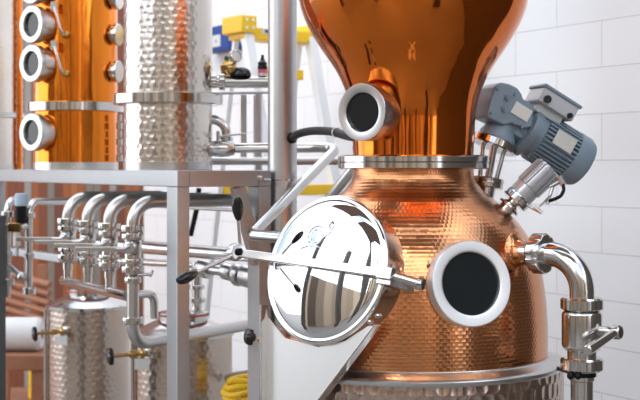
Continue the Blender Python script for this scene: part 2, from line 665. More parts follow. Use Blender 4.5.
def flourish(pts, r):
    bb = MB()
    q = []
    for i in range(len(pts) - 1):
        for k in range(6):
            t = k / 6
            q.append((pts[i][0] * (1 - t) + pts[i + 1][0] * t, pts[i][1] * (1 - t) + pts[i + 1][1] * t))
    q.append(pts[-1])
    bb.sweep([on_dome(u, v, 0.0004) for u, v in q], r, 8)
    return bb


cpts = [(-0.028 + 0.030 * math.cos(a), 0.092 + 0.030 * math.sin(a)) for a in [R(60 + 280 * k / 16) for k in range(17)]]
cp2 = [(-0.026 + 0.020 * math.cos(a), 0.091 + 0.020 * math.sin(a)) for a in [R(40 + 270 * k / 14) for k in range(15)]]
under = [(-0.075, 0.052), (-0.05, 0.060), (-0.02, 0.060), (0.03, 0.054), (0.075, 0.052)]
sl = [(-0.02, 0.062), (0.0, 0.085), (0.022, 0.102), (0.03, 0.125), (0.02, 0.138), (0.012, 0.125), (0.024, 0.108)]
for pts, rr in ((cpts, 0.0024), (cp2, 0.0018), (under, 0.0022), (sl, 0.0024)):
    obj('embossed_script', flourish(pts, rr), M['mirror'], door)

# clamp bar
BT = R(-3.5)
bx_ = (h_ * math.cos(BT) + w_ * math.sin(BT)).normalized()
by_ = n_.cross(bx_).normalized()
BC = DC + n_ * 0.062 + w_ * 0.006
BM = basis(BC, bx_, by_, n_)
b = MB()
b.box((0.60, 0.026, 0.016), BM @ Matrix.Translation((-0.03, 0, 0)), 0.003)
bar = obj('clamp_bar', b, M['steel'], still)
b = MB()
b.lathe([(0.0, -0.024), (0.012, -0.024), (0.014, -0.022), (0.014, -0.006), (0.0, -0.006)], BM @ Matrix.Translation((-0.01, 0.0, 0.0)), 32)
obj('pressure_pad', b, M['steel'], bar)
b = MB()
hp = BM @ V((0.285, 0, 0))
b.box((0.05, 0.036, 0.03), BM @ Matrix.Translation((0.262, 0, -0.004)), 0.004)
b.cyl(BM @ V((0.275, -0.002, -0.015)), BM @ V((0.345, -0.01, -0.04)), 0.013, ch=0.002)
b.cyl(BM @ V((0.345, -0.01, -0.04)), BM @ V((0.362, -0.011, -0.045)), 0.019, ch=0.003)
b.box((0.05, 0.02, 0.12), BM @ Matrix.Translation((0.258, -0.022, -0.06)), 0.003)
obj('hinge_block', b, M['steel'], bar)

# wing nut with two black-knobbed levers
NP = P(238.5, 252, 3.94)
NE = BM @ V((-0.315, 0, 0.0))
nd = (NP - NE).normalized()
NM = axis(NP, nd)
b = MB()
b.cyl(NE + n_ * 0.0, NP, 0.0205, ch=0.002)
b.lathe([(0.015, 0.004), (0.0255, 0.004), (0.0275, 0.001), (0.0275, -0.024), (0.025, -0.027), (0.013, -0.027)], NM, 32)
nut = obj('wing_nut', b, M['steel'], still)
b = MB()
b.cyl(NP - nd * 0.02, NP + nd * 0.014, 0.0085, n=16, ch=0.001)
for k in range(2):
    b.lathe([(0.0085, 0.006 + k * 0.004), (0.0112, 0.008 + k * 0.004), (0.0085, 0.010 + k * 0.004)], NM, 16)
obj('threaded_stud', b, M['rubber'], nut, label='dark threaded stud end')
kp = [(0.0, 0.0), (0.006, 0.0), (0.0095, 0.012), (0.0135, 0.035), (0.0145, 0.055), (0.012, 0.078), (0.0075, 0.092), (0.0, 0.097)]
for (tip, root, dt) in ((P(237.0, 195.5, 3.90), NP - nd * 0.010 + V((0.010, 0, 0.016)), 0), (P(177, 281.5, 3.78), NP - nd * 0.010 + V((-0.012, -0.01, -0.010)), 0)):
    d = (tip - root).normalized()
    L = (tip - root).length
    b = MB()
    b.cyl(root, tip - d * 0.065, 0.0055, 0.0055, 16)
    obj('lever', b, M['steel'], nut)
    b = MB()
    b.lathe([(r * 1.25, z * 0.80) for r, z in kp], axis(tip - d * 0.0776, d), 24)
    obj('lever_knob', b, M['black'], nut, label='glossy black oval knob')

# chute plate below the manhole, an upright folded sheet square to the door's bearing
nh = V((n_.x, n_.y, 0)).normalized()
PL0 = V((SX, SY, 1.27)) + nh * 0.490
nh = V((nh.x, nh.y, 0.12)).normalized()


def on_plate(px, py, lift=0.0):
    d = V(((px - 320) / FP, 1, -(py - HOR) / FP))
    o = V((0, 0, CAMZ))
    t = (PL0 + nh * lift - o).dot(nh) / d.dot(nh)
    return o + d * t


poly = [on_plate(x, y) for x, y in ((265.5, 305), (268, 318), (285, 338), (318, 347), (345, 341), (368, 326), (379.5, 325), (322, 401), (300, 430), (266.0, 430))]
b = MB()
bm = b.bm
f = [bm.verts.new(p) for p in poly]
k_ = [bm.verts.new(p - nh * 0.004) for p in poly]
bm.faces.new(f)
bm.faces.new(k_[::-1])
for i in range(len(f)):
    j = (i + 1) % len(f)
    bm.faces.new((f[j], f[i], k_[i], k_[j]))
chute = obj('chute_plate', b, M['bright'], still, smooth=0, label='flat pale steel chute plate below the manhole')
for (a0, a1, t_) in (((265.5, 305), (266.0, 430), 0.006), ((379.5, 325), (322, 401), 0.005), ((322, 401), (300, 430), 0.005)):
    p0, p1 = on_plate(*a0), on_plate(*a1)
    d = (p1 - p0)
    b = MB()
    Mx = axis((p0 + p1) / 2 + nh * 0.008, d, nh)
    b.box((t_, 0.030, d.length), Mx, 0.001)
    obj('folded_edge', b, M['steel'], chute)
for x, y in ((372, 322), (380, 316)):
    b = MB()
    p = on_plate(x, y, -0.005)
    b.cyl(p, p + nh * 0.016, 0.0075, n=6)
    b.cyl(p + nh * 0.016, p + nh * 0.022, 0.004, n=12)
    obj('bolt', b, M['steel'], chute)


def sight(parent, c, n, R0, Rin, L, ringmat='satin', glassmat='glass'):
    Mx = axis(c, n)
    b = MB()
    b.lathe([(R0 * 0.86, -L), (R0 * 0.86, -0.045), (R0 * 0.97, -0.042), (R0, -0.038), (R0, -0.004), (R0 * 0.975, 0.0), (Rin + 0.006, 0.0), (Rin, -0.004), (Rin, -0.035), (Rin, -L)] + [(R0 * 0.86, -L)], Mx, 64)
    fr = obj('sight_glass', b, M[ringmat], parent)
    b = MB()
    b.lathe([(Rin + 0.002, -0.020), (Rin + 0.002, -0.014), (0, -0.014)], Mx, 48)
    obj('glass_pane', b, M[glassmat], fr, label='dark glass pane')
    return fr


az = R(19)
el = R(9)
nn = V((math.sin(az) * math.cos(el), -math.cos(az) * math.cos(el), math.sin(el)))
fr = sight(still, P(472, 283.5, 3.728), nn, 0.1245, 0.0915, 0.12, 'ring')
b = MB()
pc = P(433.5, 264, 3.75)
b.cyl(pc, pc + V((-0.016, -0.006, 0.004)), 0.006, n=12)
obj('screw', b, M['steel'], fr)
az = R(-37)
nn = V((math.sin(az), -math.cos(az), 0.0))
sight(still, P(361.5, 112, 3.925), nn, 0.0885, 0.060, 0.13)

# knob valve on the left flank of the jacket
b = MB()
kc = P(250, 337, 4.14)
j0 = V((SX - 0.476, SY, kc.z - 0.03))
b.cyl(j0, kc + V((0.026, 0, -0.004)), 0.006)
kv = obj('drain_valve', b, M['brass'], still)
b = MB()
b.lathe([(0.0, -0.016), (0.012, -0.016), (0.016, -0.008), (0.025, -0.006), (0.026, 0.006), (0.018, 0.016), (0.0, 0.018)], axis(kc, V((-1, -0.35, 0.1))), 42, lambda a, r, z: 1 + 0.09 * math.cos(6 * a) if r > 0.02 else 1)
obj('star_knob', b, M['black'], kv, label='black star knob')

# ------------------------------------------------------------------ outlet on the right
oz = R(50)
od = V((math.sin(oz), -math.cos(oz), 0))
O0 = V((SX, SY, zy(252.5, 3.9)))
pa = O0 + od * 0.375
pb = O0 + od * 0.602
vx = P(582, 300, 3.757)
pc = V((pb.x, pb.y, P(582, 298.5, pb.y).z))
out = thing('outlet_elbow', (pb.x, pb.y, pc.z), 'polished steel elbow pipe leaving the right flank of the copper pot', 'pipe')
b = MB()
b.tube([pa, pb, pc], 0.0358, 0.105, 32, 12)
obj('elbow_tube', b, M['steel'], out)
b = MB()
b.lathe([(0.036, -0.028), (0.050, -0.028), (0.056, -0.022), (0.0605, -0.018), (0.0605, 0.014), (0.056, 0.020), (0.046, 0.022), (0.036, 0.022)], axis(O0 + od * 0.466, od), 72, union_rfun(6, 0.06, 0.2))
obj('union_nut', b, M['steel'], out)
b = MB()
b.lathe([(0.036, 0.0), (0.062, 0.0), (0.056, 0.006), (0.040, 0.016), (0.036, 0.03)], axis(O0 + od * 0.378, od), 48)
obj('weld_collar', b, M['belly'], out, label='copper weld collar')

VX, VY = pc.x, pc.y
sv = VY / FP


def zv(y):
    return CAMZ - (y - HOR) * sv


VO = Matrix.Translation((VX, VY, 0))
val = thing('outlet_valve', (VX, VY, zv(370)), 'polished steel ball valve with a lever on the vertical outlet pipe', 'valve')
b = MB()
b.lathe([(0.030, zv(310)), (0.048, zv(310)), (0.055, zv(312)), (0.058, zv(314.5)), (0.058, zv(345)), (0.052, zv(349)), (0.042, zv(351)), (0.042, zv(358)), (0.030, zv(358))], VO, 64)
obj('valve_body', b, M['steel'], val)
for (y0, y1) in ((310, 297.5), (370.5, 357.5)):
    b = MB()
    a0, a1 = zv(y0), zv(y1)
    b.lathe([(0.036, a0), (0.056, a0), (0.0615, a0 + 0.005), (0.0615, a1 - 0.005), (0.056, a1), (0.036, a1)], VO, 72, union_rfun(6, 0.05, 0.2))
    obj('union_nut', b, M['steel'], val)
hub0 = V((VX + 0.050, VY - 0.01, zv(331)))
hub1 = P(621, 332.5, VY - 0.05)
b = MB()
b.cyl(hub0, hub1, 0.0165, ch=0.003)
b.cyl(hub0 + (hub1 - hub0) * 0.62, hub1, 0.021, ch=0.004)
b.cyl(P(614, 333, VY - 0.06), P(587, 351, VY - 0.17), 0.0115, 0.0155, ch=0.003)
obj('lever_handle', b, M['steel'], val)

drop = thing('drop_pipe', (VX, VY, 0), 'vertical steel pipe under the outlet valve', 'pipe')
b = MB()
b.lathe([(0.030, 0.0), (0.0325, 0.0), (0.0325, zv(381)), (0.036, zv(380)), (0.0365, zv(371)), (0.030, zv(371))], VO, 48)
obj('pipe_tube', b, M['steel'], drop)
b = MB()
c0 = P(556, 368, 3.95)
c1 = P(576, 374, VY - 0.03)
b.cyl(c0, c1, 0.006)
obj('stay_rod', b, M['rubber'], drop)
b = MB()
for zz in (376,):
    b.lathe([(0.033, -0.006), (0.041, -0.006), (0.041, 0.006), (0.033, 0.006), (0.033, -0.006)], Matrix.Translation((VX, VY, zv(374))), 40)
for dx in (-0.010, 0.012):
    b.ball(P(574, 376, VY - 0.045) + V((dx, 0, 0)), 0.0105, n=14)
obj('pipe_clip', b, M['rubber'], drop, label='small dark clip with two bolts')
b = MB()
b.cyl((VX, VY, 0.0), (VX, VY, 0.012), 0.08)
obj('floor_flange', b, M['satin'], drop)

# ------------------------------------------------------------------ stirrer gearmotor
GY = 4.29
g = GY / FP
GC = P(505, 108, GY)
gm = thing('stirrer_gearmotor', GC, 'grey blue stirrer gearmotor tilted behind the copper neck', 'motor', rz=R(14))
e1 = V((0.40, 0, 0.917)).normalized()
e2 = V((0.917, 0, -0.40)).normalized()
e2 = V((0.862, 0, -0.507)).normalized()


def L(px, py, y=0.0):
    return V(((px - 505) * g, y, -(py - 108) * g))


def MI(o, ang):                                  # local frame whose x runs at -ang below horizontal in the xz plane
    c, s_ = math.cos(ang), math.sin(ang)
    return basis(o, (c, 0, -s_), (0, 1, 0), (s_, 0, c))


ANG = R(30)
b = MB()
pts = [(478, 118), (482, 101), (487, 87), (493, 83.5), (502, 85), (511, 89), (516, 96), (516, 99), (529, 106.5), (526, 128), (519, 129), (505, 124), (496, 126)]
b.prism([(p.x, p.z) for p in [L(*q) for q in pts]], 0.125, Matrix(), 0.007, 3)
# ribs on the lower edge of the casing
for q in ((509, 121), (517, 125)):
    b.box((0.008, 0.13, 0.03), MI(L(*q), ANG), 0.002)
gb = obj('gearbox', b, M['greyblue'], gm, local=True)
for q in ((500, 98.5), (496.5, 110)):
    b = MB()
    p = L(*q, y=-0.0625)
    b.cyl(p, p + V((0, -0.008, 0)), 0.0105, n=20)
    b.cyl(p + V((0, -0.008, 0)), p + V((0, -0.012, 0)), 0.006, n=6)
    obj('casing_bolt', b, M['greyblue'], gb, local=True)
for q in ((490, 90), (508, 95), (483, 113)):
    b = MB()
    p = L(*q, y=-0.062)
    b.cyl(p, p + V((0, -0.008, 0)), 0.006, n=6)
    obj('casing_bolt', b, M['greyblue'], gb, local=True)
b = MB()
b.box((0.066, 0.004, 0.042), MI(L(514.5, 112.5, -0.065), ANG), 0.001)
for r_ in range(4):
    pass
obj('nameplate', b, M['plate'], gb, local=True)
# neck below the gearbox and the steel flange
f0 = L(493.5, 144)
b = MB()
b.lathe([(0.030, 0.012), (0.060, 0.014), (0.062, 0.03), (0.052, 0.05), (0.050, 0.10), (0.03, 0.10)], axis(f0, e1), 40)
obj('gearbox_neck', b, M['greyblue'], gm, local=True)
b = MB()
b.lathe([(0.02, -0.014), (0.074, -0.014), (0.078, -0.010), (0.078, 0.010), (0.074, 0.014), (0.02, 0.014)], axis(f0, e1), 56)
obj('upper_flange', b, M['steel'], gm, local=True)
lf = L(486.5, 182)
e0 = (f0 - lf).normalized()
for k in range(3):
    b = MB()
    a = R(100 + 120 * k)
    Mx = axis(lf, e0)
    b.cyl(Mx @ V((0.03 * math.cos(a), 0.03 * math.sin(a), 0)), Mx @ V((0.042 * math.cos(a), 0.042 * math.sin(a), (f0 - lf).length)), 0.008, n=14)
    obj('standoff', b, M['steel'], gm, local=True)
b = MB()
b.cyl(lf - e0 * 0.02, f0, 0.012)
obj('stirrer_shaft', b, M['steel'], gm, local=True)
b = MB()
b.lathe([(0.012, -0.018), (0.050, -0.018), (0.053, -0.015), (0.053, -0.004), (0.049, -0.001), (0.053, 0.002), (0.053, 0.012), (0.050, 0.015), (0.012, 0.015)], axis(lf, e0), 48)
b.cyl(lf - e0 * 0.11, lf, 0.030)
obj('lower_flange', b, M['steel'], gm, local=True)
# motor body
MC = L(551.5, 142, 0.01)
Mm = MI(MC, ANG)
b = MB()
prof = [(0.0, -0.128), (0.05, -0.128), (0.060, -0.120), (0.060, -0.085), (0.072, -0.075), (0.074, -0.06), (0.074, 0.085)]
Mz = Mm @ Matrix.Rotation(PI / 2, 4, 'Y')
b.lathe(prof + [(0.0, 0.085)], Mz, 48)
mot = obj('motor_body', b, M['greyblue'], gm, local=True)
# cooling fins run along the body
b = MB()
for k in range(36):
    a = 2 * PI * k / 36
    r0 = 0.078
    b.box((0.13, 0.0055, 0.018), Mm @ Matrix.Rotation(a, 4, 'X') @ Matrix.Translation((0.02, 0, r0)), 0.0)
obj('cooling_fins', b, M['greyblue'], mot, local=True, smooth=0)
b = MB()
b.lathe([(0.07, 0.080), (0.088, 0.082), (0.089, 0.088), (0.089, 0.128), (0.080, 0.146), (0.055, 0.155), (0.0, 0.157)], Mz, 48)
obj('fan_cowl', b, M['greyblue'], mot, local=True)
b = MB()
b.lathe([(0.05, -0.10), (0.088, -0.098), (0.090, -0.090), (0.088, -0.070), (0.06, -0.062)], Mz, 40, lambda a, r, z: 1 + 0.06 * math.cos(4 * a))
b.box((0.06, 0.10, 0.10), Mm @ Matrix.Translation((-0.125, 0, 0.0)), 0.012)
obj('end_shield', b, M['greyblue'], mot, local=True)
b = MB()
b.box((0.076, 0.004, 0.052), Mm @ Matrix.Translation((0.02, -0.090, 0.012)), 0.001)
obj('nameplate', b, M['plate'], mot, local=True)
b = MB()
Mt = Mm @ Matrix.Translation((-0.056, -0.02, 0.110))
b.box((0.140, 0.125, 0.052), Mt, 0.006)
b.box((0.10, 0.10, 0.04), Mt @ Matrix.Translation((-0.004, 0.01, -0.035)), 0.006)
tb = obj('terminal_box', b, M['palegrey'], gm, local=True)
b = MB()
b.box((0.152, 0.135, 0.012), Mt @ Matrix.Translation((0, 0, 0.030)), 0.004)
obj('box_lid', b, M['greyblue'], tb, local=True)
b = MB()
b.cyl(Mt @ V((-0.045, -0.060, -0.008)), Mt @ V((-0.045, -0.072, -0.008)), 0.013, n=20)
obj('cable_gland', b, M['black'], tb, local=True)
b = MB()
b.cyl(Mt @ V((0.05, -0.060, -0.014)), Mt @ V((0.05, -0.072, -0.014)), 0.009, n=20)
obj('cable_gland', b, M['black'], tb, local=True)

# ------------------------------------------------------------------ ribbed actuator valve on the shoulder
AC = P(506.5, 209, 4.10)
ad = (P(550, 166.5, 4.10) - AC).normalized()
av = thing('ribbed_actuator_valve', AC, 'small silver ribbed actuator valve leaning out of the copper shoulder', 'valve')
Ma = axis(AC, ad)
b = MB()
b.lathe([(0.0, -0.03), (0.026, -0.03), (0.026, 0.02), (0.020, 0.024), (0.020, 0.040), (0.0, 0.040)], Ma, 40)
obj('valve_stub', b, M['steel'], av)
b = MB()
b.lathe([(0.02, 0.032), (0.042, 0.032), (0.0455, 0.036), (0.0455, 0.052), (0.042, 0.056), (0.040, 0.060), (0.02, 0.060)], Ma, 48)
b.lathe([(0.018, 0.006), (0.036, 0.006), (0.038, 0.010), (0.036, 0.014), (0.018, 0.014)], Ma, 48)
obj('clamp_collar', b, M['steel'], av)
b = MB()
b.lathe([(0.02, 0.058), (0.0405, 0.058), (0.0415, 0.062), (0.0415, 0.094), (0.02, 0.096)], Ma, 48)
obj('smooth_sleeve', b, M['actuator'], av)
b = MB()
b.lathe([(0.0, 0.094), (0.040, 0.094), (0.0445, 0.097), (0.0445, 0.180), (0.038, 0.188), (0.0, 0.190)], Ma, 208, lambda a, r, z: (1.03 if math.sin(13 * a) > -0.2 else 0.86) if r > 0.03 else 1)
obj('ribbed_cap', b, M['actuator'], av, smooth=25)
b = MB()
q0 = P(562, 180, 4.06)
b.cyl(q0 + V((-0.01, 0, 0.012)), q0 + V((0.004, 0, -0.016)), 0.010)
b.cyl(P(550, 187, 4.07), q0, 0.007)
plug = obj('cable_plug', b, M['satin'], av)
b = MB()
pth = [P(563, 184, 4.055), P(564, 190, 4.05), P(561, 196, 4.05), P(555, 199, 4.05), P(549, 201, 4.06)]
b.tube(pth, 0.0055, 0.02, 12, 5)
obj('cable', b, M['rubber'], av)
b = MB()
for (a0, a1) in (((534, 207), (542, 213)), ((553, 186), (547, 204))):
    pa_, pb_ = P(*a0, 4.07), P(*a1, 4.06)
    b.cyl(pa_, pb_, 0.006, n=10)
b.box((0.028, 0.004, 0.05), axis(P(545, 201, 4.06), V((0.5, -0.2, 0.6))), 0.001)
b.cyl(P(527, 205, 4.09), P(540, 212, 4.07), 0.005, n=10)
obj('bracket', b, M['satin'], av)

# ------------------------------------------------------------------ tubular steel frame
F0 = V((-0.517, 4.70, 0))                        # its nearest corner


def FR(t, v, z=0.0):
    return F0 + U * t + W * v + V((0, 0, z))


def fbox(t0, t1, v0, v1, z0, z1, bev=0.004):
    c = FR((t0 + t1) / 2, (v0 + v1) / 2, (z0 + z1) / 2)
    bb = MB()
    bb.box((t1 - t0, v1 - v0, z1 - z0), basis(c, U, W, V((0, 0, 1))), bev, 2)
    return bb


FT = CAMZ - (170.4 - HOR) / FP * 4.7             # top of the frame
FB = FT - 0.0605
FL_, FD = 3.75, 0.38
frame = thing('steel_frame', FR(0, 0), 'square tube steel frame carrying the row of tall columns', 'frame')
obj('beam', fbox(0, FL_, 0, 0.05, FB, FT), M['frame'], frame)
obj('beam', fbox(0, FL_, FD - 0.05, FD, FB, FT), M['frame'], frame)
obj('beam', fbox(0, 0.05, 0.05, FD - 0.05, FB, FT), M['frame'], frame)
obj('beam', fbox(FL_ - 0.05, FL_, 0.05, FD - 0.05, FB, FT), M['frame'], frame)
for t0 in (0.0, FL_ - 0.1):
    obj('post', fbox(t0, t0 + 0.1, 0, 0.05, 0, FB), M['frame'], frame)
    obj('post', fbox(t0, t0 + 0.1, FD - 0.05, FD, 0, FB), M['frame'], frame)
obj('deck', fbox(0.05, FL_ - 0.05, 0.05, FD - 0.05, FT - 0.012, FT - 0.001, 0), M['frame'], frame)
b = MB()
p0, p1 = FR(0.03, 0.255, FB), FR(0.03, FD - 0.04, 1.39)
b.box((0.05, 0.04, (p1 - p0).length), axis((p0 + p1) / 2, p1 - p0, U), 0.003)
obj('knee_brace', b, M['frame'], frame)
b = MB()
b.box((0.022, 0.016, 0.016), Matrix.Translation(P(260, 178, 4.83)), 0.003)
b.cyl(P(263, 179.5, 4.83), P(270, 180, 4.86), 0.006, n=10)
obj('pipe_bracket', b, M['steel'], frame)
# inclined lower rail behind the small pipes
r0, r1 = P(-6, 248.5, 6.75), P(64, 258.5, 5.88)
rl = MB()
rl.box((0.035, 0.045, (r1 - r0).length), axis((r0 + r1) / 2, r1 - r0, W), 0.003)
obj('lower_rail', rl, M['frame'], frame)

# ------------------------------------------------------------------ columns
def col_lathe(prof, c, n=64):
    bb = MB()
    bb.lathe(prof, Matrix.Translation((c.x, c.y, 0)), n)
    return bb


def flange(c, z, r, h):
    return col_lathe([(r * 0.8, z - h / 2), (r * 0.97, z - h / 2), (r, z - h / 2 + 0.004), (r, z + h / 2 - 0.004), (r * 0.97, z + h / 2), (r * 0.8, z + h / 2)], c)


C1 = FR(0.546, 0.19)
k1 = C1.y / FP
sil = thing('hammered_steel_column', (C1.x, C1.y, FT), 'tall hammered steel column standing just right of the copper column', 'column')
obj('shell', col_lathe([(0.0, FT + 0.03), (0.179, FT + 0.03), (0.179, 3.1), (0.15, 3.2), (0.0, 3.24)], C1, 72), M['colsteel'], sil)
obj('base_band', col_lathe([(0.0, FT), (0.180, FT), (0.1805, FT + 0.033), (0.0, FT + 0.033)], C1, 72), M['satin'], sil)
obj('flange', flange(C1, zy(99.8, C1.y), 0.222, 0.044), M['steel'], sil)

C2 = FR(0.546 + 1.169, 0.19)
cop = thing('copper_column', (C2.x, C2.y, FT), 'tall orange copper column with a row of round portholes', 'column')


def facet(a, r, z):
    return 1 + 0.004 * math.sin(a * 9 + 1) + 0.003 * math.sin(a * 23)


b = MB()
b.lathe([(0.0, FT + 0.03), (0.199, FT + 0.03), (0.199, 3.0), (0.16, 3.1), (0.0, 3.13)], Matrix.Translation((C2.x, C2.y, 0)), 128, facet)
obj('shell', b, M['colcop'], cop, smooth=60)
obj('base_band', col_lathe([(0.0, FT), (0.203, FT), (0.203, FT + 0.036), (0.0, FT + 0.036)], C2, 72), M['satin'], cop)
obj('flange', flange(C2, zy(107.7, C2.y), 0.231, 0.046), M['steel'], cop)
for yy in (-14, 25, 64, 132.5):
    a = R(-40)
    nn = V((math.sin(a), -math.cos(a), 0))
    c = V((C2.x, C2.y, zy(yy, 6.12))) + nn * 0.268
    Mx = axis(c, nn)
    b = MB()
    b.lathe([(0.072, -0.09), (0.076, -0.09), (0.076, -0.045), (0.086, -0.042), (0.088, -0.038), (0.088, -0.004), (0.084, 0), (0.060, 0), (0.056, -0.006), (0.056, -0.03), (0.072, -0.03), (0.072, -0.09)], Mx, 48)
    ph = obj('porthole', b, M['satin'], cop)
    b = MB()
    b.lathe([(0.058, -0.02), (0.058, -0.016), (0, -0.016)], Mx, 32)
    obj('glass_pane', b, M['glass'], ph, label='dark glass pane')
for yy in (-2, 34, 71):
    a = R(72)
    nn = V((math.sin(a), -math.cos(a), 0))
    c = V((C2.x, C2.y, zy(yy, 6.2))) + nn * 0.235
    b = MB()
    b.lathe([(0.0, -0.06), (0.040, -0.06), (0.040, -0.03), (0.050, -0.028), (0.052, -0.024), (0.052, -0.004), (0.048, 0.0), (0.0, 0.0)], axis(c, nn), 32)
    obj('side_port', b, M['steel'], cop)
for yy in (34, 73):
    a = R(-4)
    nn = V((math.sin(a), -math.cos(a), 0))
    c = P(65.5, yy, C2.y - 0.215)
    b = MB()
    b.lathe([(0.0, -0.02), (0.020, -0.02), (0.020, 0.0), (0.014, 0.012), (0.018, 0.018), (0.012, 0.03), (0, 0.03)], axis(c, nn), 18)
    pr = obj('sample_tap', b, M['brass'], cop)
    b = MB()
    b.tube([c + nn * 0.02, P(61, yy - 3, C2.y - 0.25), P(57, yy - 18, C2.y - 0.25), P(53.5, yy - 30, C2.y - 0.24)], 0.0055, 0.03, 10)
    obj('bent_tube', b, M['steel'], pr)
    b = MB()
    b.box((0.028, 0.014, 0.046), Matrix.Translation(P(54, yy - 27.5, C2.y - 0.24)), 0.003)
    obj('end_block', b, M['satin'], pr)
b = MB()
for yy in range(118, 166, 8):
    c = P(119.5, yy, 6.20)
    b.cyl(c - V((0, 0, 0.016)), c + V((0, 0, 0.016)), 0.012 + 0.004 * (yy // 8 % 2), n=14)
obj('side_pipe', b, M['steel'], cop)

C3 = FR(0.546 + 3.06 - 0.12, 0.19)
lft = thing('hammered_steel_column', (C3.x, C3.y, FT), 'pale hammered steel column cut by the left edge of the picture', 'column')
obj('shell', col_lathe([(0.0, FT + 0.03), (0.246, FT + 0.03), (0.246, 3.2), (0.0, 3.3)], C3, 72), M['colsteel'], lft)
obj('base_band', col_lathe([(0.0, FT), (0.247, FT), (0.247, FT + 0.033), (0.0, FT + 0.033)], C3, 72), M['satin'], lft)
obj('flange', flange(C3, zy(116, C3.y), 0.262, 0.035), M['satin'], lft)
b = MB()
pc = P(19.5, 168, 7.75)
b.cyl((pc.x, pc.y, FT), (pc.x, pc.y, 3.2), 0.016)
obj('side_pipe', b, M['colcop'], lft, label='thin upright copper pipe')

# ------------------------------------------------------------------ tall steel pipe, hose and bent pipes
TP = P(282.5, 168, 4.95)
tp = thing('tall_steel_pipe', (TP.x, TP.y, 0), 'thick upright steel pipe rising behind the manhole door', 'pipe')
b = MB()
b.lathe([(0.048, 0.0), (0.0552, 0.0), (0.0552, 3.3), (0.048, 3.3), (0.048, 0.0)], Matrix.Translation((TP.x, TP.y, 0)), 56)
obj('pipe_tube', b, M['brushed'], tp)
b = MB()
b.lathe([(0.0552, -0.003), (0.0565, -0.003), (0.0565, 0.003), (0.0552, 0.003), (0.0552, -0.003)], Matrix.Translation((TP.x, TP.y, zy(180, 4.95))), 48)
obj('pipe_strap', b, M['steel'], tp)
b = MB()
hc = P(292, 138, 4.905)
b.lathe([(0.0, -0.02), (0.020, -0.02), (0.021, 0.004), (0.016, 0.008), (0.0, 0.008)], axis(hc, V((0.55, -0.83, 0))), 24)
obj('hose_grommet', b, M['rubber'], tp, label='black rubber grommet')

hs = thing('black_hose', hc, 'black rubber hose from the thick upright pipe to the copper neck', 'hose')
b = MB()
hpts = [hc + V((0.004, -0.006, 0)), P(297, 134.5, 4.80), P(308, 131.5, 4.70), P(320, 130.8, 4.58), P(334, 132, 4.42), P(346, 135.5, 4.28), P(356, 137.5, 4.12)]
sm = []
c_ = [hpts[0]] + hpts + [hpts[-1]]
for i in range(1, len(c_) - 2):
    for k in range(6):
        t = k / 6
        a, bq, cq, dq = c_[i - 1], c_[i], c_[i + 1], c_[i + 2]
        sm.append(0.5 * ((2 * bq) + (cq - a) * t + (2 * a - 5 * bq + 4 * cq - dq) * t * t + (3 * bq - a - 3 * cq + dq) * t ** 3))
sm.append(hpts[-1])
b.sweep(sm, 0.0150, 18)
obj('hose_tube', b, M['rubber'], hs)
b = MB()
b.lathe([(0.0145, -0.004), (0.0172, -0.004), (0.0172, 0.004), (0.0145, 0.004), (0.0145, -0.004)], axis(P(336.5, 132.6, 4.39), P(346, 135.5, 4.28) - P(334, 132, 4.42)), 24)
obj('cable_tie', b, M['white'], hs, label='white cable tie')

bp = thing('bent_feed_pipe', P(255, 228, 4.6), 'polished pipe bent in a sharp zigzag in front of the thick upright pipe', 'pipe')
b = MB()
bpts = [P(222, 148, 5.30), P(338, 147.5, 5.12), P(251, 235, 4.52), P(296, 239, 4.30), P(306, 239.5, 4.20)]
b.tube(bpts, 0.0200, [0, 0.045, 0.045, 0, 0], 24, 10)
obj('pipe_tube', b, M['steel'], bp)


def run(name, pts, r, label, mat='steel', bend=0.04, cat='pipe', rings=(), group=None):
    bb = MB()
    pts = [V(p) for p in pts]
    bb.tube(pts, r, bend, 20, 8)
    rt = thing(name, pts[0], label, cat, group)
    obj('pipe_tube', bb, M[mat], rt)
    for (p, d, rr, hh) in rings:
        b2 = MB()
        b2.lathe([(r * 0.9, -hh / 2), (rr * 0.93, -hh / 2), (rr, -hh / 2 + 0.002), (rr, hh / 2 - 0.002), (rr * 0.93, hh / 2), (r * 0.9, hh / 2)], axis(p, d), 32)
        obj('union_ring', b2, M[mat], rt)
    return rt


run('straight_pipe', [P(205, 161, 5.45), P(345, 161, 5.45)], 0.017, 'straight steel pipe running low behind the thick upright pipe at flange height', 'satin')
run('raking_pipe', [P(322, 208, 4.78), P(362, 158, 4.62)], 0.019, 'slanting grey steel pipe rising behind the copper shoulder', 'satin')
run('straight_pipe', [P(205, 82, 5.3), P(272, 82, 5.3)], 0.0245, 'steel pipe joined by a clamp to the right side of the hammered column', 'steel',
    rings=[(P(222.5, 81, 5.3), V((1, 0, 0)), 0.038, 0.024), (P(214.5, 81, 5.3), V((1, 0, 0)), 0.030, 0.022)])
run('thin_pipe', [P(206, 93.5, 5.32), P(270, 92.5, 5.32)], 0.006, 'thin rod-like pipe just below the clamped pipe', 'satin')
run('upright_tube', [P(243, 95, 5.5), P(243, 160, 5.5)], 0.016, 'short upright steel tube right of the small return bend', 'satin')
run('upright_tube', [P(258, 94, 5.5), P(258, 172, 5.5)], 0.019, 'upright steel tube hugging the left side of the thick pipe', 'satin')
run('return_bend', [P(206, 119.5, 5.3), P(226.5, 119.5, 5.3), P(226.5, 144, 5.3)], 0.0195, 'small steel return bend beside the hammered column', 'steel', 0.06)
tv = thing('tee_valve', P(222, 148, 5.3), 'steel tee valve with a small lever below the return bend', 'valve')
b = MB()
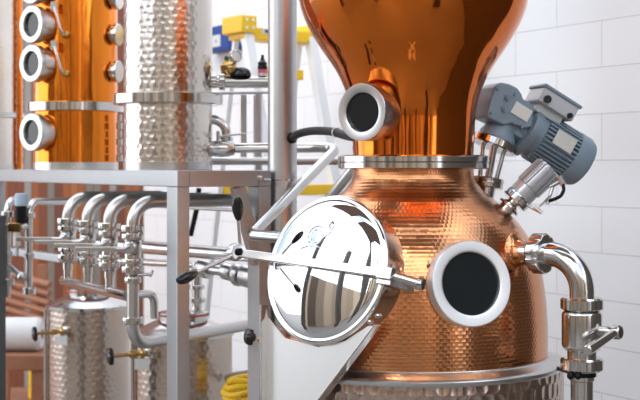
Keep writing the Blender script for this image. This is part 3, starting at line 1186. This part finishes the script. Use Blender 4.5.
b.lathe([(0.0, -0.055), (0.022, -0.055), (0.030, -0.05), (0.033, -0.03), (0.036, 0.0), (0.033, 0.03), (0.026, 0.055), (0.0, 0.055)], axis(P(221, 148.5, 5.28), V((1, 0, 0))), 36)
b.cyl(P(226.5, 137, 5.3), P(226.5, 148, 5.3), 0.026)
obj('valve_body', b, M['steel'], tv)
b = MB()
b.box((0.115, 0.012, 0.008), Matrix.Translation(P(232, 135, 5.26)) @ Matrix.Rotation(R(-6), 4, 'Y'), 0.002)
b.cyl(P(218, 142, 5.26), P(218, 131, 5.26), 0.007)
obj('lever_handle', b, M['satin'], tv)

# instruments standing on the clamped pipe
bv = thing('brass_valve', P(228, 76, 5.3), 'squat brass valve with a green cap standing on the clamped pipe', 'valve')
b = MB()
b.lathe([(0.0, 0), (0.020, 0), (0.024, 0.012), (0.030, 0.020), (0.032, 0.040), (0.022, 0.050), (0.016, 0.062), (0.0, 0.062)], axis(P(228, 75.5, 5.3), V((0, 0, 1))), 28)
b.ball(P(231, 68, 5.27), 0.022, n=16)
vb = obj('valve_body', b, M['brass'], bv)
b = MB()
b.cyl(P(227, 61, 5.3), P(227, 56.5, 5.3), 0.011)
obj('valve_cap', b, M['green'], bv, label='dark green cap')
pg = thing('pressure_gauge', P(236, 66, 5.27), 'round steel pressure gauge beside the brass valve', 'gauge')
gn = V((0.55, -0.83, 0.1))
b = MB()
b.lathe([(0.0, -0.024), (0.024, -0.024), (0.026, -0.020), (0.026, 0.0), (0.022, 0.002), (0.021, -0.004), (0.0, -0.004)], axis(P(236.5, 56, 5.24), gn), 36)
b.cyl(P(235, 60, 5.26), P(234, 67, 5.28), 0.006)
gbody = obj('gauge_case', b, M['steel'], pg)
b = MB()
b.lathe([(0.021, -0.003), (0.0, -0.002)], axis(P(236.5, 56, 5.24), gn), 24)
obj('dial', b, M['plate'], gbody)
bc = thing('vent_dome', P(240, 76, 5.3), 'black domed plastic vent on the clamped pipe', 'vent')
b = MB()
b.lathe([(0.0, 0), (0.042, 0), (0.044, 0.010), (0.038, 0.026), (0.022, 0.036), (0, 0.038)], axis(P(240.5, 76.5, 5.3), V((0, 0, 1))), 32)
obj('dome', b, M['black'], bc)
b = MB()
b.box((0.05, 0.02, 0.014), Matrix.Translation(P(238, 69.5, 5.28)) @ Matrix.Rotation(R(12), 4, 'Y'), 0.004)
obj('tab', b, M['black'], bc)
bo = thing('dropper_bottle', P(262.5, 76, 5.3), 'small black and pink capped bottle standing on the clamped pipe', 'bottle')
bl = axis(P(262.5, 76.2, 5.3), V((0, 0, 1)))
for (nm, mt, pr) in (('bottle_base', 'plate', [(0, 0), (0.019, 0), (0.019, 0.012), (0, 0.012)]), ('pink_band', 'pink', [(0, 0.012), (0.0185, 0.012), (0.0185, 0.028), (0, 0.028)]),
                     ('black_body', 'black', [(0, 0.028), (0.020, 0.028), (0.020, 0.042), (0.017, 0.045), (0.019, 0.049), (0.019, 0.056), (0.010, 0.064), (0.009, 0.072), (0, 0.072)]),
                     ('nozzle', 'black', [(0, 0.072), (0.006, 0.072), (0.006, 0.086), (0, 0.088)])):
    b = MB()
    b.lathe(pr, bl, 24)
    obj(nm, b, M[mt], bo)

# ------------------------------------------------------------------ step ladder against the tiled wall
LD = 6.9
lw = V((0.80, 0.60, 0))
lw.normalize()
ls = V((0.60, -0.80, 0)).normalized()
lt = P(243, 30, LD)
lad = thing('step_ladder', (lt.x, lt.y, 0), 'pale step ladder with yellow cap and yellow treads behind the thick pipe', 'ladder')
sp = 0.285
ztop = lt.z
hgt = ztop
tanf, tanr = 0.27, 0.20


def lp(side, w, z):
    """point on a rail: side +1 front (leans right), -1 rear"""
    dz = ztop - z
    return V((lt.x, lt.y, z)) + lw * w + (ls * (0.03 + tanf * dz) if side > 0 else -ls * (0.06 + tanr * dz))


for side in (1, -1):
    for w in (0.0, 0.42):
        b = MB()
        p0, p1 = lp(side, w, ztop - 0.01), lp(side, w, 0.0)
        b.box((0.024 if side < 0 else 0.05, 0.055 if side > 0 else 0.03, (p1 - p0).length), axis((p0 + p1) / 2, p1 - p0, lw), 0.003)
        obj('rail', b, M['alu'], lad)
b = MB()
cm = basis(V((lt.x, lt.y, ztop + 0.025)) + lw * 0.21 - ls * 0.02, lw, -ls, V((0, 0, 1)))
b.box((0.50, 0.16, 0.065), cm @ Matrix.Translation((0.01, 0, -0.045)), 0.008)
b.box((0.10, 0.20, 0.095), cm @ Matrix.Translation((-0.22, 0, 0.0)), 0.012)
b.box((0.06, 0.20, 0.06), cm @ Matrix.Translation((0.24, 0, 0.0)), 0.012)
cap = obj('top_cap', b, M['yellow'], lad)
for qx in (-0.24, -0.20):
    for qz in (-0.02, 0.022):
        b = MB()
        b.cyl(cm @ V((qx, -0.10, qz)), cm @ V((qx, -0.104, qz)), 0.008, n=14)
        obj('cap_rivet', b, M['alu'], cap)
b = MB()
for i, wd in enumerate((0.022, 0.018, 0.022, 0.014, 0.020)):
    b.box((wd, 0.003, 0.016), cm @ Matrix.Translation((-0.10 + i * 0.034, -0.0825, -0.030)), 0.0)
b2 = MB()
b2.box((0.20, 0.002, 0.026), cm @ Matrix.Translation((-0.03, -0.081, -0.030)), 0.0)
obj('cap_sticker', b2, M['white'], cap)
obj('sticker_print', b, M['navy'], cap)
for py_, dsf in ((72, 0), (190, 1), (262, 1), (345, 1)):
    zt_ = CAMZ - (py_ - HOR) / FP * 6.75
    b = MB()
    c0, c1 = lp(1, 0.02, zt_), lp(1, 0.30 if py_ == 72 else 0.40, zt_)
    b.box(((c1 - c0).length, 0.09, 0.055), basis((c0 + c1) / 2, lw, -ls, V((0, 0, 1))), 0.006)
    obj('tread', b, M['yellow'], lad)
for py_ in (190,):
    zt_ = CAMZ - (py_ - HOR) / FP * 7.1
    b = MB()
    c0, c1 = lp(-1, 0.02, zt_), lp(-1, 0.40, zt_)
    b.box(((c1 - c0).length, 0.02, 0.05), basis((c0 + c1) / 2, lw, -ls, V((0, 0, 1))), 0.004)
    obj('rear_bar', b, M['yellow'], lad)

# blue box on the wall
wn_ = -W


def on_wall(px, py, lift=0.0):
    d = V(((px - 320) / FP, 1, -(py - HOR) / FP))
    o = V((0, 0, CAMZ))
    t = (W0 + wn_ * lift - o).dot(wn_) / d.dot(wn_)
    return o + d * t


bx0 = on_wall(222, 39, 0.06)
bb_ = thing('blue_wall_box', bx0, 'blue box with a white label mounted on the tiled wall', 'box')
WM = basis(bx0, -U, W, V((0, 0, 1)))
b = MB()
b.box((0.42, 0.12, 0.17), WM, 0.012)
obj('case', b, M['blue'], bb_)
b = MB()
b.box((0.13, 0.004, 0.08), WM @ Matrix.Translation((0.04, -0.061, -0.02)), 0.001)
lb = obj('label_plate', b, M['white'], bb_)
b = MB()
b.cyl(WM @ V((0.04, -0.063, -0.02)), WM @ V((0.04, -0.066, -0.02)), 0.012)
obj('dial', b, M['greyblue'], lb)

# ------------------------------------------------------------------ valve manifold in front of the frame
def vpos(i):
    return V((-0.705 - 0.1257 * i, 4.90 + 0.2267 * i, 0))


def valve_station(i0):
    c = vpos(0)
    k = 4.90 / FP

    def z(y):
        return CAMZ - (y - HOR) * k
    vt = thing('manifold_valve', (c.x, c.y, z(247)), '', 'valve', 'lever valves in the manifold row')
    Mz_ = Matrix.Translation((c.x, c.y, 0))
    b = MB()
    b.tube([V((c.x, c.y, z(228))), V((c.x, c.y, z(201.5))), V((c.x, c.y, z(201.5))) + W * 0.46], 0.0255, [0, 0.085, 0], 24, 12)
    obj('bend_pipe', b, M['satin'], vt)
    for (ya, yb, rr) in ((232, 225, 0.045), (239.5, 233.5, 0.043), (263.5, 258.5, 0.041), (272.5, 266, 0.043)):
        b = MB()
        b.lathe([(0.02, z(ya)), (rr * 0.94, z(ya)), (rr, z(ya) + 0.003), (rr, z(yb) - 0.003), (rr * 0.94, z(yb)), (0.02, z(yb))], Mz_, 48, union_rfun(5, 0.07, 0.22))
        obj('union_nut', b, M['steel'], vt)
    b = MB()
    b.lathe([(0.0, z(283)), (0.0215, z(283)), (0.0215, z(276)), (0.030, z(274)), (0.033, z(268)), (0.033, z(238)), (0.026, z(233)), (0.026, z(226)), (0, z(226))], Mz_, 36)
    b.ball((c.x, c.y - 0.012, z(247)), 0.036)
    vb_ = obj('valve_body', b, M['steel'], vt)
    b = MB()
    hx = V((c.x - 0.004, c.y - 0.055, z(247)))
    b.cyl((c.x, c.y - 0.02, z(247)), hx, 0.013)
    b.cyl(hx + V((0, 0.008, 0)), hx + V((0, -0.006, 0)), 0.018, n=6)
    b.tube([hx + V((0.0, 0.0, 0.008)), hx + V((-0.020, -0.004, -0.004)), hx + V((-0.05, -0.006, -0.004))], 0.009, 0.02, 12)
    b.box((0.165, 0.010, 0.018), Matrix.Translation(hx + V((-0.120, -0.006, -0.004))), 0.003)
    obj('lever_handle', b, M['satin'], vt)
    return vt


v0 = valve_station(0)
vlabels = ['polished lever valve with a bent pipe on top, nearest the square post', 'second lever valve from the square post in the manifold row',
           'third lever valve from the square post in the manifold row', 'farthest lever valve of the manifold row, left end']
v0['label'] = vlabels[0]
k0 = vpos(0)
for i in range(1, 4):
    c = copy_tree(v0)
    c.location = V(v0.location) + (vpos(i) - k0)
    c['label'] = vlabels[i]

mz = CAMZ - (296 - HOR) * 4.95 / FP
m0 = vpos(0.22)
m1 = vpos(3.25)
mf = thing('manifold_header', V((m0.x, m0.y, mz)), 'sloping header pipe that joins the row of lever valves from below', 'pipe')
b = MB()
b.tube([V((m1.x, m1.y, mz)), V((m0.x, m0.y, mz))], 0.020, 0, 24)
b.tube([V((m0.x, m0.y, mz)), V((m0.x, m0.y, mz)) + W * 0.01 + V((0.075, 0.12, 0)), V((m0.x, m0.y, mz - 0.10)) + V((0.085, 0.14, 0))], 0.016, [0, 0.045, 0], 20)
obj('header_tube', b, M['steel'], mf)
for i in (1, 2, 3):
    q = vpos(i)
    b = MB()
    b.cyl((q.x, q.y, mz), (q.x, q.y, CAMZ - (282 - HOR) * 4.9 / FP), 0.019)
    obj('branch_stub', b, M['steel'], mf)

# transfer pipe: down from the nearest valve, round and away to the right behind the post
zA = CAMZ - (283 - HOR) * 4.9 / FP
tr = thing('transfer_pipe', V((k0.x, k0.y, zA)), 'steel pipe dropping from the nearest lever valve and turning right behind the square post', 'pipe')
b = MB()
zr = CAMZ - (345 - HOR) * 4.9 / FP
far = P(262, 324.5, 0)
d2 = (V((0.536, 0.844, 0)))
pe = V((k0.x, k0.y, zr)) + d2 * 0.90
b.tube([V((k0.x, k0.y, zA)), V((k0.x, k0.y, zr)), pe], 0.0235, [0, 0.075, 0], 28, 12)
obj('pipe_tube', b, M['satin'], tr)
for (ya, yb, rr) in ((324, 317, 0.040), (283, 277, 0.032)):
    b = MB()
    za, zb = CAMZ - (ya - HOR) * 4.9 / FP, CAMZ - (yb - HOR) * 4.9 / FP
    b.lathe([(0.02, za), (rr * 0.93, za), (rr, za + 0.003), (rr, zb - 0.003), (rr * 0.93, zb), (0.02, zb)], Matrix.Translation((k0.x, k0.y, 0)), 48, union_rfun(5, 0.06, 0.2))
    obj('union_nut', b, M['steel'], tr)
b = MB()
b.cyl(P(138, 275, 4.86), P(152, 274, 4.86), 0.006)
b.cyl(P(150, 277, 4.86), P(153, 270, 4.86), 0.005)
obj('side_tap', b, M['steel'], tr)
b = MB()
pz = pe - d2 * 0.02
b.box((0.03, 0.03, 0.08), Matrix.Translation(pz + V((0, 0, 0.01))), 0.004)
obj('end_clip', b, M['frame'], tr)

# pair of long pipes behind the frame
run('long_pipe', [P(60, 241, 6.6), P(262, 256.5, 5.4)], 0.029, 'upper of two long polished pipes passing behind the square post', 'steel')
run('long_pipe', [P(60, 258, 6.9), P(262, 268, 5.75)], 0.017, 'lower of two long polished pipes passing behind the square post', 'steel')
run('cross_pipe', [P(160, 199, 6.2), P(256, 199.5, 5.6)], 0.022, 'grey pipe crossing just under the side beam of the frame', 'frame')
run('cross_pipe', [P(160, 206, 6.3), P(250, 210.5, 5.7)], 0.010, 'thin bright pipe under the grey cross pipe below the side beam', 'satin')
b = MB()
b.tube([P(199, 188, 6.3), P(197, 208, 6.3), P(190.5, 236, 6.3)], 0.0125, 0.1, 14)
tag(obj('cable_sleeve', b, M['rubber'], origin=P(190.5, 236, 6.3)), 'black sleeved cable hanging right of the square post', 'cable')

# motorised clamp valves under the long pipes
cv = thing('clamp_valve', P(225, 272, 5.3), 'row of round steel clamp bodies on one pipe under the long polished pipes', 'valve')
b = MB()
b.tube([P(196, 268, 5.40), P(262, 276, 5.15)], 0.020, 0, 20)
obj('pipe_tube', b, M['satin'], cv)
for (px, py, r_, h_2) in ((205, 269, 0.038, 0.06), (228, 272, 0.034, 0.05), (239, 275, 0.046, 0.03), (251, 277, 0.046, 0.075)):
    b = MB()
    b.lathe([(0.0, -h_2 / 2), (r_ * 0.9, -h_2 / 2), (r_, -h_2 / 2 + 0.008), (r_, h_2 / 2 - 0.008), (r_ * 0.9, h_2 / 2), (0.0, h_2 / 2)], axis(P(px, py, 5.40 - (px - 196) * 0.0038), V((0.9, -0.75, -0.15))), 32)
    obj('clamp_body', b, M['satin'], cv)
ip = run('tank_riser', [P(197, 262, 5.9), P(197, 312, 5.9)], 0.022, 'short upright pipe rising from the right-hand tank lid beside the post', 'steel', rings=[(P(197, 287, 5.9), V((0, 0, 1)), 0.034, 0.02), (P(197, 300, 5.9), V((0, 0, 1)), 0.040, 0.02)])

# ------------------------------------------------------------------ the two low tanks
def tank(c, label):
    t = thing('spirit_tank', (c.x, c.y, 0), label, 'tank', 'low hammered spirit tanks')
    Mx = Matrix.Translation((c.x, c.y, 0))
    r = 0.22
    zt_ = 1.0
    b = MB()
    b.lathe([(0.0, 0.16), (r - 0.02, 0.16), (r, 0.18), (r, zt_), (0.0, zt_)], Mx, 72)
    obj('shell', b, M['tanksteel'], t)
    b = MB()
    b.lathe([(0.0, zt_), (r + 0.008, zt_), (r + 0.010, zt_ + 0.004), (r + 0.010, zt_ + 0.020), (r + 0.004, zt_ + 0.024), (r - 0.02, zt_ + 0.030), (0.115, zt_ + 0.070), (0.0, zt_ + 0.070)], Mx, 72)
    lid = obj('lid', b, M['steel'], t)
    b = MB()
    b.lathe([(0.06, zt_ + 0.07), (0.112, zt_ + 0.07), (0.112, zt_ + 0.090), (0.06, zt_ + 0.090)], Mx, 48)
    obj('neck_ring', b, M['steel'], lid)
    b = MB()
    b.lathe([(0.06, zt_ + 0.090), (0.118, zt_ + 0.090), (0.119, zt_ + 0.093), (0.118, zt_ + 0.097), (0.06, zt_ + 0.097)], Mx, 48)
    obj('gasket', b, M['red'], lid, label='dark red gasket ring')
    b = MB()
    b.lathe([(0.0, zt_ + 0.097), (0.110, zt_ + 0.097), (0.110, zt_ + 0.104), (0.08, zt_ + 0.112), (0.0, zt_ + 0.118)], Mx, 48)
    obj('cap_plate', b, M['steel'], lid)
    for k in range(3):
        a = R(30 + 120 * k)
        b = MB()
        p = V((c.x + 0.17 * math.cos(a), c.y + 0.17 * math.sin(a), 0))
        b.cyl(p, p + V((0, 0, 0.18)), 0.02)
        obj('leg', b, M['satin'], t)
    # tap with black star knob on the front left
    a = R(-112)
    n0 = V((math.cos(a), math.sin(a), 0))
    p = V((c.x, c.y, 0.905)) + n0 * (r - 0.004)
    b = MB()
    b.lathe([(0.0, 0), (0.020, 0), (0.020, 0.018), (0.010, 0.022), (0.010, 0.05), (0, 0.05)], axis(p, n0), 20)
    st = obj('tap_stub', b, M['steel'], t)
    q = p + n0 * 0.045
    dl = V((-0.94, -0.30, -0.06)).normalized()
    b = MB()
    b.ball(q, 0.018, n=14)
    b.lathe([(0, 0), (0.011, 0), (0.011, 0.03), (0.016, 0.034), (0.016, 0.055), (0.008, 0.06), (0.008, 0.13), (0, 0.13)], axis(q, dl), 16)
    b.cyl(q, q + V((0, 0, -0.04)), 0.010)
    obj('tap_body', b, M['brass'], st, label='brass tap body')
    b = MB()
    b.lathe([(0, 0), (0.022, 0.002), (0.036, 0.008), (0.036, 0.022), (0.024, 0.030), (0.008, 0.030), (0, 0.028)], axis(q + dl * 0.122, dl), 42, lambda a_, r_, z_: 1 + 0.10 * math.cos(6 * a_) if r_ > 0.02 else 1)
    obj('star_knob', b, M['black'], st, label='black star knob')
    b = MB()
    b.box((0.062, 0.002, 0.046), Matrix.Translation(q + V((0.0, -0.02, -0.045))), 0.0)
    obj('tag', b, M['white'], st, label='white paper tag')
    b = MB()
    b.cyl(V((c.x, c.y, 0.17)) + V((-0.93, -0.37, 0)) * (r + 0.012), V((c.x, c.y, zt_)) + V((-0.93, -0.37, 0)) * (r + 0.012), 0.008)
    obj('level_tube', b, M['steel'], t)
    return t


t1c, t2c = V((-1.238, 6.97, 0)), V((-0.615, 5.84, 0))
t1 = tank(t1c, 'hammered steel tank with red gasket lid, wholly left of the square post')
t2 = copy_tree(t1)
t2.location = t2c
for ch in t2.children:
    if ch.name.startswith('tap_stub'):
        ch.location = (-0.05, -0.012, 0.05)
t2['label'] = 'hammered steel tank partly hidden behind the square post'

# ------------------------------------------------------------------ small pipework at the far left
DL = 5.7
run('small_bent_pipe', [P(7.5, 297, DL), P(7.5, 201, DL), P(24, 198, DL + 0.15)], 0.0155, 'small bent pipe at the far left, left of the capped valve', 'satin', 0.05,
    rings=[(P(7.5, 214, DL), V((0, 0, 1)), 0.026, 0.026), (P(7.5, 226, DL), V((0, 0, 1)), 0.024, 0.02), (P(7.5, 254, DL), V((0, 0, 1)), 0.023, 0.022), (P(7.5, 282, DL), V((0, 0, 1)), 0.03, 0.03)])
run('small_bent_pipe', [P(29.2, 293, DL), P(29.2, 201.5, DL), P(76, 201.5, DL + 0.45)], 0.0155, 'small bent pipe at the far left, right of the capped valve', 'satin', 0.06,
    rings=[(P(29.2, 215, DL), V((0, 0, 1)), 0.026, 0.026), (P(29.2, 256, DL), V((0, 0, 1)), 0.023, 0.024), (P(29.2, 291, DL), V((0, 0, 1)), 0.028, 0.03)])
cvv = thing('capped_solenoid_valve', P(20, 230, DL - 0.03), 'small valve with pale blue cap, black coil and brass body', 'valve')
d_ = DL - 0.03
b = MB()
b.lathe([(0, 0), (0.027, 0), (0.0300, 0.004), (0.0290, 0.050), (0.025, 0.055), (0, 0.056)], axis(P(21.5, 206, d_), V((0, 0, 1))), 32)
obj('cap', b, M['paleblue'], cvv, label='pale blue grey cap')
b = MB()
b.lathe([(0, 0), (0.022, 0), (0.026, 0.01), (0.026, 0.078), (0, 0.078)], axis(P(20.8, 223.5, d_), V((0, 0, 1))), 10)
obj('coil', b, M['rubber'], cvv)
b = MB()
b.box((0.06, 0.045, 0.04), Matrix.Translation(P(15.5, 227, d_)), 0.006)
b.cyl(P(11, 228, d_), P(8.5, 228, DL), 0.012)
obj('valve_body', b, M['brass'], cvv)
b = MB()
b.cyl(P(17, 232, d_), P(17, 246, d_), 0.017)
b.cyl(P(17, 246, d_), P(17, 256, d_), 0.008)
b.ball(P(24, 226.5, d_), 0.017)
b.cyl(P(24, 226.5, d_), P(28.5, 226.5, DL), 0.011)
obj('drain_cup', b, M['white'], cvv)
jt = thing('diagonal_joint', P(14, 270, DL), 'slanting pipe joint with a ball end between the two small bent pipes', 'pipe')
b = MB()
b.cyl(P(7.5, 265, DL), P(22, 277, DL - 0.02), 0.0145)
b.ball(P(22, 277, DL - 0.02), 0.022)
b.cyl(P(22, 277, DL - 0.02), P(29, 277.5, DL), 0.012)
obj('joint_tube', b, M['satin'], jt)

# control cabinet at the left edge
cb0 = P(-34, 400, 5.3)
cab = thing('control_cabinet', (cb0.x, cb0.y + 0.1, 0), 'black control cabinet cut by the left edge of the picture', 'cabinet')
zt_ = CAMZ - (217 - HOR) * 5.3 / FP
b = MB()
b.box((0.23, 0.20, zt_), Matrix.Translation((cb0.x, cb0.y + 0.1, zt_ / 2)), 0.006)
obj('case', b, M['cabinet'], cab)
b = MB()
b.box((0.215, 0.05, 0.086), Matrix.Translation((cb0.x, cb0.y + 0.1, zt_ + 0.043)), 0.006)
obj('yellow_plate', b, M['yellow'], cab, label='yellow plate on top')
b = MB()
b.box((0.03, 0.05, 0.065), Matrix.Translation((cb0.x + 0.085, cb0.y + 0.1, zt_ + 0.12)), 0.006)
obj('switch', b, M['black'], cab)

# lower left background
BD = 8.6
bch = thing('timber_bench', (P(14, 355, BD).x, BD, 0), 'low brown timber bench at the far left by the back wall', 'bench')
bz = CAMZ - (351 - HOR) * BD / FP
for k in range(3):
    b = MB()
    b.box((1.0, 0.13, 0.10), Matrix.Translation((P(-20, 0, BD).x, BD - 0.14 + 0.14 * k, bz - 0.05)), 0.008)
    obj('plank', b, M['wood'], bch)
for dx in (-0.42, 0.42):
    b = MB()
    b.box((0.08, 0.38, bz - 0.10), Matrix.Translation((P(-20, 0, BD).x + dx, BD, (bz - 0.10) / 2)), 0.006)
    obj('trestle', b, M['wood'], bch)
wr = thing('white_roll', (P(15, 335, BD).x, BD, bz), 'white roll lying on the timber bench', 'roll')
b = MB()
b.cyl((P(-60, 0, BD).x, BD, bz + 0.112), (P(42, 0, BD).x, BD, bz + 0.112), 0.112, n=40, ch=0.02)
obj('wrap', b, M['white'], wr)
b = MB()
b.cyl((P(41, 0, BD).x, BD, bz + 0.112), (P(43, 0, BD).x, BD, bz + 0.112), 0.03)
obj('core', b, M['wood'], wr)
for k in range(5):
    b = MB()
    p0, p1 = P(-10, 268 + 9 * k, 9.5 + 0.02 * k), P(50, 285 + 9 * k, 9.1 + 0.02 * k)
    b.cyl(p0, p1, 0.024)
    tag(obj('timber_pole', b, M['wood'], origin=p0), ['topmost', 'second', 'middle', 'fourth', 'lowest'][k] + ' of five slanting brown poles behind the small bent pipes', 'pole', 'slanting brown poles')
rk = thing('pole_rack', (P(24, 300, 9.5).x, 9.5, 0), 'upright timber rack holding the slanting brown poles', 'rack')
for qx, qy in ((4, 9.50), (42, 9.27)):
    b = MB()
    b.box((0.07, 0.05, 1.06), Matrix.Translation((P(qx, 300, qy).x, qy + 0.03, 0.53)), 0.005)
    obj('rack_post', b, M['wood'], rk)
yb = thing('yellow_can', (P(36, 392, 9.7).x, 9.7, 0.02), 'yellow plastic can standing on the floor left of the tanks', 'can')
b = MB()
px_ = P(36, 392, 9.7).x
b.box((0.10, 0.12, 0.27), Matrix.Translation((px_, 9.7, 0.155)), 0.03, 4)
obj('can_body', b, M['yellow'], yb)
b = MB()
b.cyl((px_, 9.7, 0.285), (px_, 9.7, 0.32), 0.022)
obj('can_cap', b, M['black'], yb)
# crossbar stool and yellow bundle between tank and chute
br_ = thing('yellow_coil', (P(245, 392, 5.5).x, 5.5, 0), 'bright yellow coiled hose on a low steel stand behind the chute plate', 'hose')
yc = CAMZ - (391 - HOR) * 5.5 / FP
cx_ = P(243, 0, 5.5).x
b = MB()
for k in range(5):
    rr = 0.075 - 0.007 * abs(k - 2)
    pth = [V((cx_ + rr * math.cos(a) + 0.008 * math.sin(3 * a + k), 5.5 + rr * math.sin(a), yc - 0.05 + 0.024 * k + 0.008 * math.cos(2 * a + k))) for a in [2 * PI * q / 28 for q in range(29)]]
    b.sweep(pth, 0.014, 10)
obj('coil', b, M['yellow'], br_)
b = MB()
b.cyl((cx_, 5.5, 0), (cx_, 5.5, yc - 0.065), 0.03)
b.cyl((cx_, 5.5, yc - 0.075), (cx_, 5.5, yc - 0.062), 0.11, n=36)
b.cyl((cx_, 5.5, 0), (cx_, 5.5, 0.02), 0.14, n=36)
obj('stand', b, M['satin'], br_)
run('cross_pipe', [P(228, 378, 5.72), P(263, 372, 5.55)], 0.021, 'pale crossbar just above the yellow coil behind the chute', 'satin')

# ------------------------------------------------------------------ light
wd = bpy.data.worlds.new('World')
S.world = wd
wd.use_nodes = True
nt = wd.node_tree
bg = nt.nodes['Background']
tc = nt.nodes.new('ShaderNodeTexCoord')
sp_ = nt.nodes.new('ShaderNodeSeparateXYZ')
nt.links.new(tc.outputs['Generated'], sp_.inputs[0])
nz = nt.nodes.new('ShaderNodeTexNoise')
nz.inputs['Scale'].default_value = 2.4
nz.inputs['Detail'].default_value = 5
nz.inputs['Distortion'].default_value = 0.4
nt.links.new(tc.outputs['Generated'], nz.inputs['Vector'])
rp = nt.nodes.new('ShaderNodeValToRGB')
e = rp.color_ramp.elements
e[0].position, e[0].color = 0.40, (0.34, 0.46, 0.66, 1)
e[1].position, e[1].color = 0.60, (1.35, 1.36, 1.38, 1)
nt.links.new(nz.outputs['Fac'], rp.inputs[0])
nt.links.new(rp.outputs[0], bg.inputs[0])
bg.inputs[1].default_value = 1.0

sun = bpy.data.lights.new('sun', 'SUN')
sun.energy = 0.35
sun.angle = R(14)
sun.color = (1.0, 0.96, 0.9)
so = bpy.data.objects.new('sun', sun)
COL.objects.link(so)
so.rotation_euler = (R(48), 0, R(-28))

# ------------------------------------------------------------------ camera
cam = bpy.data.cameras.new('camera')
cam.sensor_width = 36
cam.lens = FP / 640 * 36
cam.shift_y = -(200 - HOR) / 640
cam.clip_start = 0.05
cam.dof.use_dof = True
cam.dof.focus_distance = 3.85
cam.dof.aperture_fstop = 5.0
co = bpy.data.objects.new('camera', cam)
COL.objects.link(co)
co.location = (0, 0, CAMZ)
co.rotation_euler = (R(90), 0, 0)
S.camera = co
S.view_settings.view_transform = 'Standard'
S.view_settings.look = 'None'
S.view_settings.exposure = 1.22
S.view_settings.gamma = 1.0
S.view_settings.use_curve_mapping = False
